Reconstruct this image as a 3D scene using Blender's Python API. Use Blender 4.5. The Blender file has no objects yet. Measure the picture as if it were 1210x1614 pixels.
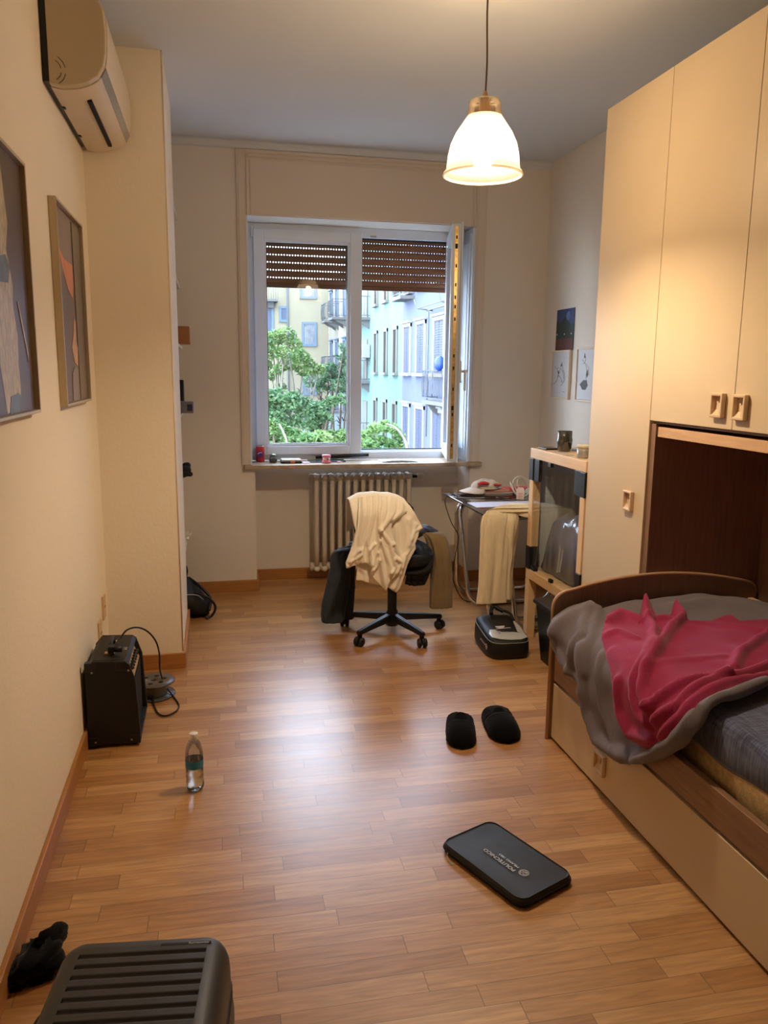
import bpy, bmesh, math, random
import numpy as np
from mathutils import Vector, Matrix, noise as mnoise

random.seed(7)
SC = bpy.context.scene
COL = SC.collection

# ------------------------------------------------------------------ camera
FPX, YAW, PITCH, ROLL, CH = 1242.03, 0.2132, -0.1776, 0.0107, 1.55
_F = Vector((math.sin(YAW)*math.cos(PITCH), math.cos(YAW)*math.cos(PITCH), math.sin(PITCH)))
_R0 = Vector((math.cos(YAW), -math.sin(YAW), 0.0))
_U0 = _R0.cross(_F)
_R = _R0*math.cos(ROLL) + _U0*math.sin(ROLL)
_U = -_R0*math.sin(ROLL) + _U0*math.cos(ROLL)
CAMP = Vector((0, 0, CH))


def at(u, v, ax, val):
    """world point seen at photo position (u,v) on the plane ax=val (measuring aid)"""
    d = _F + _R*((u-605)/FPX) - _U*((v-807)/FPX)
    i = 'xyz'.index(ax)
    t = (val - CAMP[i])/d[i]
    return CAMP + d*t


cam = bpy.data.cameras.new('camera')
cam.sensor_fit = 'HORIZONTAL'
cam.sensor_width = 36
cam.lens = 36*FPX/1210
cam.clip_start = 0.05
cam.clip_end = 400
camo = bpy.data.objects.new('camera', cam)
COL.objects.link(camo)
camo.matrix_world = Matrix(((_R.x, _U.x, -_F.x, 0), (_R.y, _U.y, -_F.y, 0), (_R.z, _U.z, -_F.z, CH), (0, 0, 0, 1)))
SC.camera = camo
SC.view_settings.view_transform = 'Standard'
SC.view_settings.look = 'None'
SC.view_settings.gamma = 1
SC.view_settings.exposure = 0
SC.view_settings.use_curve_mapping = False
SC.cycles.use_denoising = True
try:
    SC.cycles.denoiser = 'OPENIMAGEDENOISE'
except Exception:
    pass
SC.cycles.max_bounces = 10
SC.cycles.diffuse_bounces = 6
SC.cycles.glossy_bounces = 4
SC.cycles.transmission_bounces = 8
SC.cycles.transparent_max_bounces = 16
SC.cycles.sample_clamp_indirect = 6
SC.cycles.caustics_reflective = False
SC.cycles.caustics_refractive = False


# ------------------------------------------------------------------ materials
def lin(c):
    r = []
    for x in c:
        x = x/255.0
        r.append(x/12.92 if x <= 0.04045 else ((x+0.055)/1.055)**2.4)
    return (r[0], r[1], r[2], 1.0)


MATS = {}


def newmat(name):
    m = bpy.data.materials.new(name)
    m.use_nodes = True
    nt = m.node_tree
    return m, nt, nt.nodes, nt.links, nt.nodes['Principled BSDF']


def mat(name, c, rough=0.6, metal=0.0, var=0.0, vscale=8, bump=0.0, bscale=60, spec=0.5, trans=0.0, coat=0.0,
        sheen=0.0, stretch=(1, 1, 1), c2=None, alpha=1.0, emis=None, estr=0.0, ior=1.45, detail=4):
    if name in MATS:
        return MATS[name]
    m, nt, N, L, B = newmat(name)
    col = lin(c)
    B.inputs['Base Color'].default_value = col
    B.inputs['Roughness'].default_value = rough
    B.inputs['Metallic'].default_value = metal
    B.inputs['Specular IOR Level'].default_value = spec
    B.inputs['Transmission Weight'].default_value = trans
    B.inputs['IOR'].default_value = ior
    B.inputs['Coat Weight'].default_value = coat
    B.inputs['Coat Roughness'].default_value = 0.15
    B.inputs['Sheen Weight'].default_value = sheen
    B.inputs['Alpha'].default_value = alpha
    if emis:
        B.inputs['Emission Color'].default_value = lin(emis)
        B.inputs['Emission Strength'].default_value = estr
    tc = N.new('ShaderNodeTexCoord')
    mp = N.new('ShaderNodeMapping')
    mp.inputs['Scale'].default_value = stretch
    L.new(tc.outputs['Object'], mp.inputs['Vector'])
    if var > 0 or c2:
        nz = N.new('ShaderNodeTexNoise')
        nz.inputs['Scale'].default_value = vscale
        nz.inputs['Detail'].default_value = detail
        L.new(mp.outputs[0], nz.inputs['Vector'])
        rp = N.new('ShaderNodeValToRGB')
        a = tuple(max(0, x*(1-var)) for x in col[:3]) + (1,)
        b = lin(c2) if c2 else tuple(min(1, x*(1+var)) for x in col[:3]) + (1,)
        rp.color_ramp.elements[0].color = a
        rp.color_ramp.elements[1].color = b
        rp.color_ramp.elements[0].position = 0.35
        rp.color_ramp.elements[1].position = 0.65
        L.new(nz.outputs['Fac'], rp.inputs[0])
        L.new(rp.outputs[0], B.inputs['Base Color'])
    if bump > 0:
        nb = N.new('ShaderNodeTexNoise')
        nb.inputs['Scale'].default_value = bscale
        nb.inputs['Detail'].default_value = 3
        L.new(mp.outputs[0], nb.inputs['Vector'])
        bp_ = N.new('ShaderNodeBump')
        bp_.inputs['Strength'].default_value = bump
        bp_.inputs['Distance'].default_value = 0.004
        L.new(nb.outputs['Fac'], bp_.inputs['Height'])
        L.new(bp_.outputs[0], B.inputs['Normal'])
    MATS[name] = m
    return m


def clear(name, tint, gloss=0.08, rough=0.02, opacity=0.0, body=(255, 255, 255), edge=0.6):
    """thin clear sheet: transparent + fresnel gloss (+ a little body colour)"""
    if name in MATS:
        return MATS[name]
    m = bpy.data.materials.new(name)
    m.use_nodes = True
    nt = m.node_tree
    N, L = nt.nodes, nt.links
    N.clear()
    out = N.new('ShaderNodeOutputMaterial')
    tr = N.new('ShaderNodeBsdfTransparent')
    tr.inputs[0].default_value = lin(tint)
    gl = N.new('ShaderNodeBsdfGlossy')
    gl.inputs['Roughness'].default_value = rough
    lw = N.new('ShaderNodeLayerWeight')
    lw.inputs['Blend'].default_value = 0.35
    ma = N.new('ShaderNodeMath')
    ma.operation = 'MULTIPLY_ADD'
    ma.inputs[1].default_value = edge
    ma.inputs[2].default_value = gloss
    ma.use_clamp = True
    L.new(lw.outputs['Fresnel'], ma.inputs[0])
    mx = N.new('ShaderNodeMixShader')
    L.new(ma.outputs[0], mx.inputs[0])
    L.new(tr.outputs[0], mx.inputs[1])
    L.new(gl.outputs[0], mx.inputs[2])
    last = mx
    if opacity > 0:
        df = N.new('ShaderNodeBsdfDiffuse')
        df.inputs[0].default_value = lin(body)
        m2 = N.new('ShaderNodeMixShader')
        m2.inputs[0].default_value = opacity
        L.new(mx.outputs[0], m2.inputs[1])
        L.new(df.outputs[0], m2.inputs[2])
        last = m2
    L.new(last.outputs[0], out.inputs[0])
    MATS[name] = m
    return m


def wood(name, dark, light, axis='z', rough=0.5, scale=6.0, bump=0.15):
    if name in MATS:
        return MATS[name]
    m, nt, N, L, B = newmat(name)
    tc = N.new('ShaderNodeTexCoord')
    mp = N.new('ShaderNodeMapping')
    s = {'x': (1, 14, 14), 'y': (14, 1, 14), 'z': (14, 14, 1)}[axis]
    mp.inputs['Scale'].default_value = s
    L.new(tc.outputs['Object'], mp.inputs[0])
    nz = N.new('ShaderNodeTexNoise')
    nz.inputs['Scale'].default_value = scale
    nz.inputs['Detail'].default_value = 6
    nz.inputs['Roughness'].default_value = 0.65
    L.new(mp.outputs[0], nz.inputs['Vector'])
    rp = N.new('ShaderNodeValToRGB')
    rp.color_ramp.elements[0].position = 0.3
    rp.color_ramp.elements[1].position = 0.7
    rp.color_ramp.elements[0].color = lin(dark)
    rp.color_ramp.elements[1].color = lin(light)
    L.new(nz.outputs['Fac'], rp.inputs[0])
    L.new(rp.outputs[0], B.inputs['Base Color'])
    B.inputs['Roughness'].default_value = rough
    b = N.new('ShaderNodeBump')
    b.inputs['Strength'].default_value = bump
    b.inputs['Distance'].default_value = 0.001
    L.new(nz.outputs['Fac'], b.inputs['Height'])
    L.new(b.outputs[0], B.inputs['Normal'])
    MATS[name] = m
    return m


def plaster(name, c, bump=0.35, scale=55):
    m, nt, N, L, B = newmat(name)
    tc = N.new('ShaderNodeTexCoord')
    n1 = N.new('ShaderNodeTexNoise')
    n1.inputs['Scale'].default_value = scale
    n1.inputs['Detail'].default_value = 5
    n2 = N.new('ShaderNodeTexNoise')
    n2.inputs['Scale'].default_value = 1.3
    L.new(tc.outputs['Object'], n1.inputs['Vector'])
    L.new(tc.outputs['Object'], n2.inputs['Vector'])
    rp = N.new('ShaderNodeValToRGB')
    col = lin(c)
    rp.color_ramp.elements[0].color = tuple(x*0.95 for x in col[:3]) + (1,)
    rp.color_ramp.elements[1].color = tuple(min(1, x*1.03) for x in col[:3]) + (1,)
    L.new(n2.outputs['Fac'], rp.inputs[0])
    L.new(rp.outputs[0], B.inputs['Base Color'])
    B.inputs['Roughness'].default_value = 0.85
    B.inputs['Specular IOR Level'].default_value = 0.25
    b = N.new('ShaderNodeBump')
    b.inputs['Strength'].default_value = bump
    b.inputs['Distance'].default_value = 0.004
    L.new(n1.outputs['Fac'], b.inputs['Height'])
    L.new(b.outputs[0], B.inputs['Normal'])
    MATS[name] = m
    return m


def parquet():
    m, nt, N, L, B = newmat('oak_parquet')
    geo = N.new('ShaderNodeNewGeometry')
    sep = N.new('ShaderNodeSeparateXYZ')
    rot = N.new('ShaderNodeMapping')
    rot.inputs['Rotation'].default_value = (0, 0, 0.012)
    L.new(geo.outputs['Position'], rot.inputs[0])
    L.new(rot.outputs[0], sep.inputs[0])

    def M(op, a, b=None, c=None):
        n = N.new('ShaderNodeMath')
        n.operation = op
        for i, x in enumerate((a, b, c)):
            if x is None:
                continue
            if isinstance(x, (int, float)):
                n.inputs[i].default_value = x
            else:
                L.new(x, n.inputs[i])
        return n.outputs[0]
    W = 0.0705
    ry = M('DIVIDE', sep.outputs[1], W)
    row = M('FLOOR', ry)
    wn = N.new('ShaderNodeTexWhiteNoise')
    wn.noise_dimensions = '1D'
    L.new(row, wn.inputs['W'])
    sh = M('MULTIPLY', wn.outputs['Value'], 7.3)
    ux = M('ADD', M('DIVIDE', sep.outputs[0], 0.50), sh)
    idx = M('FLOOR', ux)
    cmb = N.new('ShaderNodeCombineXYZ')
    L.new(row, cmb.inputs[0])
    L.new(idx, cmb.inputs[1])
    w2 = N.new('ShaderNodeTexWhiteNoise')
    w2.noise_dimensions = '2D'
    L.new(cmb.outputs[0], w2.inputs['Vector'])
    rp = N.new('ShaderNodeValToRGB')
    cr = rp.color_ramp
    cr.elements[0].color = lin(FLOORC[0])
    cr.elements[1].color = lin(FLOORC[4])
    for p, cc in ((0.25, FLOORC[1]), (0.5, FLOORC[2]), (0.75, FLOORC[3])):
        e = cr.elements.new(p)
        e.color = lin(cc)
    L.new(w2.outputs['Value'], rp.inputs[0])
    # grain
    off = N.new('ShaderNodeVectorMath')
    off.operation = 'MULTIPLY_ADD'
    L.new(w2.outputs['Color'], off.inputs[0])
    off.inputs[1].default_value = (9, 9, 9)
    L.new(rot.outputs[0], off.inputs[2])
    mp = N.new('ShaderNodeMapping')
    mp.inputs['Scale'].default_value = (2.6, 34, 1)
    L.new(off.outputs[0], mp.inputs[0])
    nz = N.new('ShaderNodeTexNoise')
    nz.inputs['Scale'].default_value = 2.2
    nz.inputs['Detail'].default_value = 7
    nz.inputs['Roughness'].default_value = 0.6
    nz.inputs['Distortion'].default_value = 0.6
    L.new(mp.outputs[0], nz.inputs['Vector'])
    gr = N.new('ShaderNodeValToRGB')
    gr.color_ramp.elements[0].position = 0.3
    gr.color_ramp.elements[1].position = 0.72
    gr.color_ramp.elements[0].color = (0.52, 0.47, 0.42, 1)
    gr.color_ramp.elements[1].color = (1.08, 1.06, 1.05, 1)
    L.new(nz.outputs['Fac'], gr.inputs[0])
    mul = N.new('ShaderNodeMixRGB')
    mul.blend_type = 'MULTIPLY'
    mul.inputs[0].default_value = 0.8
    L.new(rp.outputs[0], mul.inputs[1])
    L.new(gr.outputs[0], mul.inputs[2])
    # joints
    fy = M('FRACT', ry)
    fx = M('FRACT', ux)
    ey = M('LESS_THAN', M('MINIMUM', fy, M('SUBTRACT', 1.0, fy)), 0.012)
    ex = M('LESS_THAN', M('MINIMUM', fx, M('SUBTRACT', 1.0, fx)), 0.0022)
    edge = M('MAXIMUM', ey, ex)
    mx = N.new('ShaderNodeMixRGB')
    L.new(M('MULTIPLY', edge, 0.62), mx.inputs[0])
    L.new(mul.outputs[0], mx.inputs[1])
    mx.inputs[2].default_value = lin((62, 34, 16))
    L.new(mx.outputs[0], B.inputs['Base Color'])
    rr = N.new('ShaderNodeMapRange')
    rr.inputs['To Min'].default_value = 0.30
    rr.inputs['To Max'].default_value = 0.42
    L.new(nz.outputs['Fac'], rr.inputs[0])
    L.new(rr.outputs[0], B.inputs['Roughness'])
    B.inputs['Specular IOR Level'].default_value = 0.55
    B.inputs['Coat Weight'].default_value = 0.36
    B.inputs['Coat Roughness'].default_value = 0.3
    bmp = N.new('ShaderNodeBump')
    bmp.inputs['Strength'].default_value = 0.25
    bmp.inputs['Distance'].default_value = 0.001
    L.new(M('SUBTRACT', nz.outputs['Fac'], M('MULTIPLY', edge, 1.0)), bmp.inputs['Height'])
    L.new(bmp.outputs[0], B.inputs['Normal'])
    return m


SKY = 12.0
EXPO = 0.6
FLOORC = [(168, 120, 72), (182, 133, 80), (189, 141, 87), (196, 149, 94), (206, 161, 106)]


# ------------------------------------------------------------------ mesh builder
WORLD = {}


class MB:
    def __init__(s):
        s.v, s.f, s.mi, s.sm = [], [], [], []

    def add(s, verts, faces, mi=0, smooth=False):
        o = len(s.v)
        s.v += [tuple(p) for p in verts]
        s.f += [tuple(i+o for i in f) for f in faces]
        s.mi += [mi]*len(faces)
        s.sm += [smooth]*len(faces)
        return s

    def bm(s, bm, mi=0, smooth=False, mtx=None):
        if mtx is not None:
            bmesh.ops.transform(bm, matrix=mtx, verts=bm.verts)
        bm.verts.ensure_lookup_table()
        bm.verts.index_update()
        s.add([v.co.copy() for v in bm.verts], [[v.index for v in f.verts] for f in bm.faces], mi, smooth)
        bm.free()
        return s

    def box(s, x0, x1, y0, y1, z0, z1, mi=0, bev=0.0, seg=2, mtx=None, smooth=False):
        if x1 < x0: x0, x1 = x1, x0
        if y1 < y0: y0, y1 = y1, y0
        if z1 < z0: z0, z1 = z1, z0
        b = bmesh.new()
        bmesh.ops.create_cube(b, size=1)
        for v in b.verts:
            v.co = Vector((x0+(v.co.x+.5)*(x1-x0), y0+(v.co.y+.5)*(y1-y0), z0+(v.co.z+.5)*(z1-z0)))
        if bev > 0:
            bev = min(bev, 0.49*min(x1-x0, y1-y0, z1-z0))
            bmesh.ops.bevel(b, geom=b.edges[:], offset=bev, segments=seg, profile=0.5, affect='EDGES')
        return s.bm(b, mi, smooth, mtx)

    def tube(s, pts, r, n=10, mi=0, cap=True, closed=False, smooth=True):
        P = [Vector(p) for p in pts]
        m = len(P)
        R = r if isinstance(r, (list, tuple)) else [r]*m
        T = []
        for i in range(m):
            if closed:
                t = P[(i+1) % m]-P[(i-1) % m]
            else:
                t = P[min(i+1, m-1)]-P[max(i-1, 0)]
            T.append(t.normalized())
        nrm = T[0].orthogonal().normalized()
        verts, faces = [], []
        for i in range(m):
            if i:
                q = T[i-1].rotation_difference(T[i])
                nrm = q @ nrm
                nrm = (nrm - T[i]*nrm.dot(T[i])).normalized()
            b = T[i].cross(nrm)
            for k in range(n):
                a = 2*math.pi*k/n
                verts.append(P[i]+(nrm*math.cos(a)+b*math.sin(a))*R[i])
        rng = m if closed else m-1
        for i in range(rng):
            j = (i+1) % m
            for k in range(n):
                faces.append((i*n+k, i*n+(k+1) % n, j*n+(k+1) % n, j*n+k))
        if cap and not closed:
            faces.append(tuple(range(n-1, -1, -1)))
            faces.append(tuple((m-1)*n+k for k in range(n)))
        return s.add(verts, faces, mi, smooth)

    def lathe(s, prof, c=(0, 0, 0), n=32, mi=0, smooth=True, axis='z', capb=False, capt=False, wob=None):
        verts, faces = [], []
        for i, (r, z) in enumerate(prof):
            for k in range(n):
                a = 2*math.pi*k/n
                rr = r*(wob(a, z) if wob else 1)
                x, y = rr*math.cos(a), rr*math.sin(a)
                p = (x, y, z) if axis == 'z' else ((z, x, y) if axis == 'x' else (y, z, x))
                verts.append((c[0]+p[0], c[1]+p[1], c[2]+p[2]))
        for i in range(len(prof)-1):
            for k in range(n):
                faces.append((i*n+k, i*n+(k+1) % n, (i+1)*n+(k+1) % n, (i+1)*n+k))
        if capb: faces.append(tuple(range(n-1, -1, -1)))
        if capt: faces.append(tuple((len(prof)-1)*n+k for k in range(n)))
        return s.add(verts, faces, mi, smooth)

    def prism(s, poly, a0, a1, axis='z', mi=0, bev=0.0, seg=2, smooth=False, mtx=None):
        b = bmesh.new()
        def P(u, v, w):
            return (u, v, w) if axis == 'z' else ((w, u, v) if axis == 'x' else (u, w, v))
        lo = [b.verts.new(P(u, v, a0)) for u, v in poly]
        hi = [b.verts.new(P(u, v, a1)) for u, v in poly]
        n = len(poly)
        b.faces.new(lo[::-1])
        b.faces.new(hi)
        for i in range(n):
            b.faces.new((lo[i], lo[(i+1) % n], hi[(i+1) % n], hi[i]))
        bmesh.ops.recalc_face_normals(b, faces=b.faces)
        if bev > 0:
            es = [e for e in b.edges if abs((e.verts[0].co-e.verts[1].co).dot(Vector(P(0, 0, 1)))) < 1e-6]
            bmesh.ops.bevel(b, geom=es, offset=bev, segments=seg, profile=0.5, affect='EDGES')
        return s.bm(b, mi, smooth, mtx)

    def grid(s, G, mi=0, smooth=True, thick=0.0):
        """G: rows of points; with thick>0 it becomes a closed shell"""
        h, w = len(G), len(G[0])
        A = [Vector(p) for r in G for p in r]
        F = [(i*w+j, i*w+j+1, (i+1)*w+j+1, (i+1)*w+j) for i in range(h-1) for j in range(w-1)]
        if thick <= 0:
            return s.add(A, F, mi, smooth)
        NN = [Vector((0, 0, 0)) for _ in A]
        for f in F:
            n = (A[f[1]]-A[f[0]]).cross(A[f[3]]-A[f[0]])
            for k in f: NN[k] += n
        Bv = [A[k]-(NN[k].normalized()*thick if NN[k].length > 0 else Vector((0, 0, 0))) for k in range(len(A))]
        o = len(A)
        F2 = [tuple(k+o for k in f[::-1]) for f in F]
        rim = [(0, j) for j in range(w)] + [(i, w-1) for i in range(1, h)] + [(h-1, j) for j in range(w-2, -1, -1)] + [(i, 0) for i in range(h-2, 0, -1)]
        R = [i*w+j for i, j in rim]
        F3 = [(R[k], R[k]+o, R[(k+1) % len(R)]+o, R[(k+1) % len(R)]) for k in range(len(R))]
        return s.add(A+Bv, F+F2+F3, mi, smooth)

    def loft(s, st, n=24, mi=0, fold=0.0, seed=0.0, ff=3.0, sub=6, power=2.0, cap=True):
        """st: (centre, half-width vector, half-thickness vector); smooth interpolated closed section"""
        S = [(Vector(a), Vector(b), Vector(c)) for a, b, c in st]
        rings = []
        m = len(S)
        def cr(p0, p1, p2, p3, t):
            return 0.5*((2*p1)+(p2-p0)*t+(2*p0-5*p1+4*p2-p3)*t*t+(3*p1-p0-3*p2+p3)*t*t*t)
        for i in range(m-1):
            for k in range(sub if i < m-2 else sub+1):
                t = k/sub
                rings.append([cr(S[max(i-1, 0)][q], S[i][q], S[i+1][q], S[min(i+2, m-1)][q], t) for q in range(3)])
        verts, faces = [], []
        for i, (c, w, tv) in enumerate(rings):
            for k in range(n):
                a = 2*math.pi*k/n
                ca, sa = math.cos(a), math.sin(a)
                ca = math.copysign(abs(ca)**(2/power), ca)
                sa = math.copysign(abs(sa)**(2/power), sa)
                p = c+w*ca+tv*sa
                if fold:
                    q = Vector((ca*ff+seed, i/len(rings)*1.6+seed*2, sa*ff*0.5))
                    d = (p-c)
                    f = 1-2*abs(mnoise.noise(q))
                    p = p+d.normalized()*fold*(f-0.5)
                verts.append(p)
        m = len(rings)
        for i in range(m-1):
            for k in range(n):
                faces.append((i*n+k, i*n+(k+1) % n, (i+1)*n+(k+1) % n, (i+1)*n+k))
        if cap:
            faces.append(tuple(range(n-1, -1, -1)))
            faces.append(tuple((m-1)*n+k for k in range(n)))
        return s.add(verts, faces, mi, True)

    def build(s, name, m, parent=None, local=False, origin=None, label=None, cat=None, group=None, kind=None, recalc=True):
        me = bpy.data.meshes.new(name)
        V = [Vector(p) for p in s.v]
        loc = Vector((0, 0, 0))
        if parent is not None:
            if not local:
                W = WORLD.get(parent.name)
                if W is not None:
                    V = [p-W for p in V]
        elif not local:
            if origin is None:
                xs = [p.x for p in V]; ys = [p.y for p in V]; zs = [p.z for p in V]
                origin = ((min(xs)+max(xs))/2, (min(ys)+max(ys))/2, min(zs))
            loc = Vector(origin)
            V = [p-loc for p in V]
        me.from_pydata([tuple(p) for p in V], [], s.f)
        ms = m if isinstance(m, (list, tuple)) else [m]
        for x in ms:
            me.materials.append(x)
        me.polygons.foreach_set('material_index', s.mi)
        me.polygons.foreach_set('use_smooth', s.sm)
        if recalc:
            b = bmesh.new()
            b.from_mesh(me)
            bmesh.ops.recalc_face_normals(b, faces=b.faces)
            b.to_mesh(me)
            b.free()
        me.update()
        o = bpy.data.objects.new(name, me)
        COL.objects.link(o)
        if parent is not None:
            o.parent = parent
            WORLD[o.name] = WORLD.get(parent.name)
        else:
            o.location = loc
            WORLD[o.name] = loc
        tag(o, label, cat, group, kind)
        return o


def tag(o, label=None, cat=None, group=None, kind=None):
    if label: o['label'] = label
    if cat: o['category'] = cat
    if group: o['group'] = group
    if kind: o['kind'] = kind
    return o


def thing(name, loc, label=None, cat=None, group=None, kind=None, rz=0.0, local=False):
    o = bpy.data.objects.new(name, None)
    o.empty_display_size = 0.1
    COL.objects.link(o)
    o.location = loc
    o.rotation_euler = (0, 0, rz)
    if not local:
        WORLD[o.name] = Vector(loc)
    return tag(o, label, cat, group, kind)


def text_part(body, wid, hgt, m, parent, mtx, name='lettering', depth=0.0004):
    """lettering scaled to wid x hgt, baseline start at the origin of mtx"""
    cu = bpy.data.curves.new('txt', 'FONT')
    cu.body = body
    cu.size = 1
    cu.extrude = 0.5
    t = bpy.data.objects.new('txt', cu)
    COL.objects.link(t)
    bpy.context.view_layer.update()
    dg = bpy.context.evaluated_depsgraph_get()
    me = bpy.data.meshes.new_from_object(t.evaluated_get(dg))
    bpy.data.objects.remove(t)
    xs = [v.co.x for v in me.vertices]
    ys = [v.co.y for v in me.vertices]
    me.transform(mtx @ Matrix.Diagonal((wid/(max(xs)-min(xs)), hgt/(max(ys)-min(ys)), depth, 1)) @ Matrix.Translation((-min(xs), -min(ys), 0)))
    me.name = name
    me.materials.clear()
    me.materials.append(m)
    o = bpy.data.objects.new(name, me)
    COL.objects.link(o)
    o.parent = parent
    return o


def arc(cx, cy, r, a0, a1, n=8):
    return [(cx+r*math.cos(math.radians(a0+(a1-a0)*i/n)), cy+r*math.sin(math.radians(a0+(a1-a0)*i/n))) for i in range(n+1)]


def rrect(w, h, r, n=6):
    w, h = w/2, h/2
    return arc(w-r, h-r, r, 0, 90, n)+arc(-w+r, h-r, r, 90, 180, n)+arc(-w+r, -h+r, r, 180, 270, n)+arc(w-r, -h+r, r, 270, 360, n)


def smooth_path(pts, sub=6, closed=False):
    P = [Vector(p) for p in pts]
    out = []
    m = len(P)
    rng = m if closed else m-1
    for i in range(rng):
        if closed:
            p0, p1, p2, p3 = P[(i-1) % m], P[i], P[(i+1) % m], P[(i+2) % m]
        else:
            p0, p1, p2, p3 = P[max(i-1, 0)], P[i], P[i+1], P[min(i+2, m-1)]
        for k in range(sub):
            t = k/sub
            out.append(0.5*((2*p1)+(p2-p0)*t+(2*p0-5*p1+4*p2-p3)*t*t+(3*p1-p0-3*p2+p3)*t**3))
    if not closed: out.append(P[-1])
    return out


def polyline_pos(P, t):
    """point at arc fraction t of 2D polyline"""
    d = [0]
    for i in range(len(P)-1):
        d.append(d[-1]+math.hypot(P[i+1][0]-P[i][0], P[i+1][1]-P[i][1]))
    x = t*d[-1]
    for i in range(len(P)-1):
        if x <= d[i+1] or i == len(P)-2:
            f = (x-d[i])/max(d[i+1]-d[i], 1e-9)
            return (P[i][0]+(P[i+1][0]-P[i][0])*f, P[i][1]+(P[i+1][1]-P[i][1])*f)


def coons(top, bottom, left, right, nu, nv):
    """2-D Coons patch; top/bottom run left->right, left/right run top->bottom"""
    T = [polyline_pos(top, i/nu) for i in range(nu+1)]
    Bm = [polyline_pos(bottom, i/nu) for i in range(nu+1)]
    Lf = [polyline_pos(left, j/nv) for j in range(nv+1)]
    Rt = [polyline_pos(right, j/nv) for j in range(nv+1)]
    G = []
    for j in range(nv+1):
        v = j/nv
        row = []
        for i in range(nu+1):
            u = i/nu
            p = []
            for k in (0, 1):
                p.append((1-v)*T[i][k]+v*Bm[i][k]+(1-u)*Lf[j][k]+u*Rt[j][k]
                         - ((1-u)*(1-v)*T[0][k]+u*(1-v)*T[nu][k]+(1-u)*v*Bm[0][k]+u*v*Bm[nu][k]))
            row.append(tuple(p))
        G.append(row)
    return G


def fold_h(p, folds):
    """height from fold ridges: folds = (polyline, width, height)"""
    h = 0.0
    for line, w, a in folds:
        best = 1e9
        bt = 0
        for i in range(len(line)-1):
            ax, ay = line[i]; bx, by = line[i+1]
            dx, dy = bx-ax, by-ay
            L2 = dx*dx+dy*dy
            t = max(0, min(1, ((p[0]-ax)*dx+(p[1]-ay)*dy)/L2)) if L2 > 0 else 0
            d = math.hypot(p[0]-ax-dx*t, p[1]-ay-dy*t)
            if d < best:
                best = d
        h += a*math.exp(-(best/w)**2)
    return h

# ------------------------------------------------------------------ palette
M_WALL = plaster('wall_paint', (236, 226, 208))
M_WALLR = plaster('wall_paint_smooth', (224, 218, 208), bump=0.12, scale=40)
M_CEIL = plaster('ceiling_paint', (210, 216, 222), bump=0.06, scale=20)
M_FLOOR = parquet()
M_BASE = wood('skirting_oak', (154, 104, 54), (180, 126, 70), 'x', rough=0.4)
M_BASEY = wood('skirting_oak_y', (154, 104, 54), (180, 126, 70), 'y', rough=0.4)
M_TRIM = mat('casing_paint', (214, 203, 188), rough=0.55, bump=0.05, bscale=30)
M_PVC = mat('white_pvc', (216, 226, 238), rough=0.3)
M_PVCD = mat('gasket_black', (18, 18, 20), rough=0.6)
M_GLASS = clear('window_glass', (246, 250, 250), gloss=0.045)
M_BRASS = mat('hardware_gold', (214, 182, 120), rough=0.3, metal=0.9, var=0.2, vscale=30)
M_STEEL = mat('brushed_steel', (170, 168, 164), rough=0.35, metal=0.9)
M_CHROME = mat('chrome', (230, 228, 224), rough=0.2, metal=1.0)
M_STONE = mat('sill_stone', (176, 158, 134), rough=0.3, var=0.12, vscale=25, bump=0.05)
M_BLACK = mat('black_plastic', (16, 16, 17), rough=0.45)
M_BLACKM = mat('black_matte', (12, 12, 12), rough=0.85, bump=0.2, bscale=200)
M_WHITE = mat('white_gloss', (228, 224, 216), rough=0.25)
M_LAM = mat('cream_laminate', (208, 188, 156), rough=0.42, var=0.02, vscale=3)
M_OAKD = wood('tobacco_oak', (120, 94, 74), (146, 116, 94), 'z', rough=0.45)
M_OAKDX = wood('tobacco_oak_y', (126, 94, 72), (152, 118, 90), 'y', rough=0.45)
M_OAKL = wood('light_oak', (196, 156, 116), (216, 178, 136), 'y', rough=0.4, bump=0.05)
M_BIRCH = wood('birch_laminate', (216, 180, 132), (228, 194, 148), 'y', rough=0.4, bump=0.03)
M_LENS = mat('handle_satin', (212, 186, 154), rough=0.35)

XL, XR, YB, YR, HC = -0.555, 2.36, 5.49, -0.85, 2.99
XC, YP, YP2 = -0.189, 4.075, 4.85


def struct(mb, name, m, parent=None, **k):
    return mb.build(name, m, parent, kind='structure', **k)


# ------------------------------------------------------------------ room shell
struct(MB().box(XL-.2, XR+.2, YR-.2, 6.0, -.12, 0), 'floor', M_FLOOR)
struct(MB().box(XL-.2, XR+.2, YR-.2, 6.0, HC, HC+.15), 'ceiling', M_CEIL)
struct(MB().box(XL-.2, XL, YR-.2, 6.0, 0, HC), 'wall_left', M_WALL)
struct(MB().box(XR, XR+.2, YR-.2, 6.0, 0, HC), 'wall_right', M_WALLR)
struct(MB().box(XL, XR, YR-.2, YR, 0, HC), 'wall_rear', M_WALLR)
# chimney pillar with a raised corner bead
p = MB().box(XL, XC, YP, YP2, 0, HC)
p.tube([(XC-.001, YP+.001, 0.09), (XC-.001, YP+.001, HC)], 0.004, 8)
struct(p, 'wall_pillar', M_WALL)
# window wall
WX0, WX1, WZ0, WZ1 = 0.24, 1.82, 0.885, 2.54
w = MB()
w.box(XL, 0.272, YB, 5.98, 0, WZ0-.01)
w.box(XL, WX0, YB, 5.98, WZ0-.01, HC)
w.box(1.83, XR, YB, 5.98, 0, WZ0-.01)
w.box(WX1, XR, YB, 5.98, WZ0-.01, HC)
w.box(WX0, WX1, YB, 5.98, WZ1, HC)
w.box(0.272, 1.83, 5.78, 5.98, 0, WZ0-.01)
struct(w, 'wall_back', M_WALLR)
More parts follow.
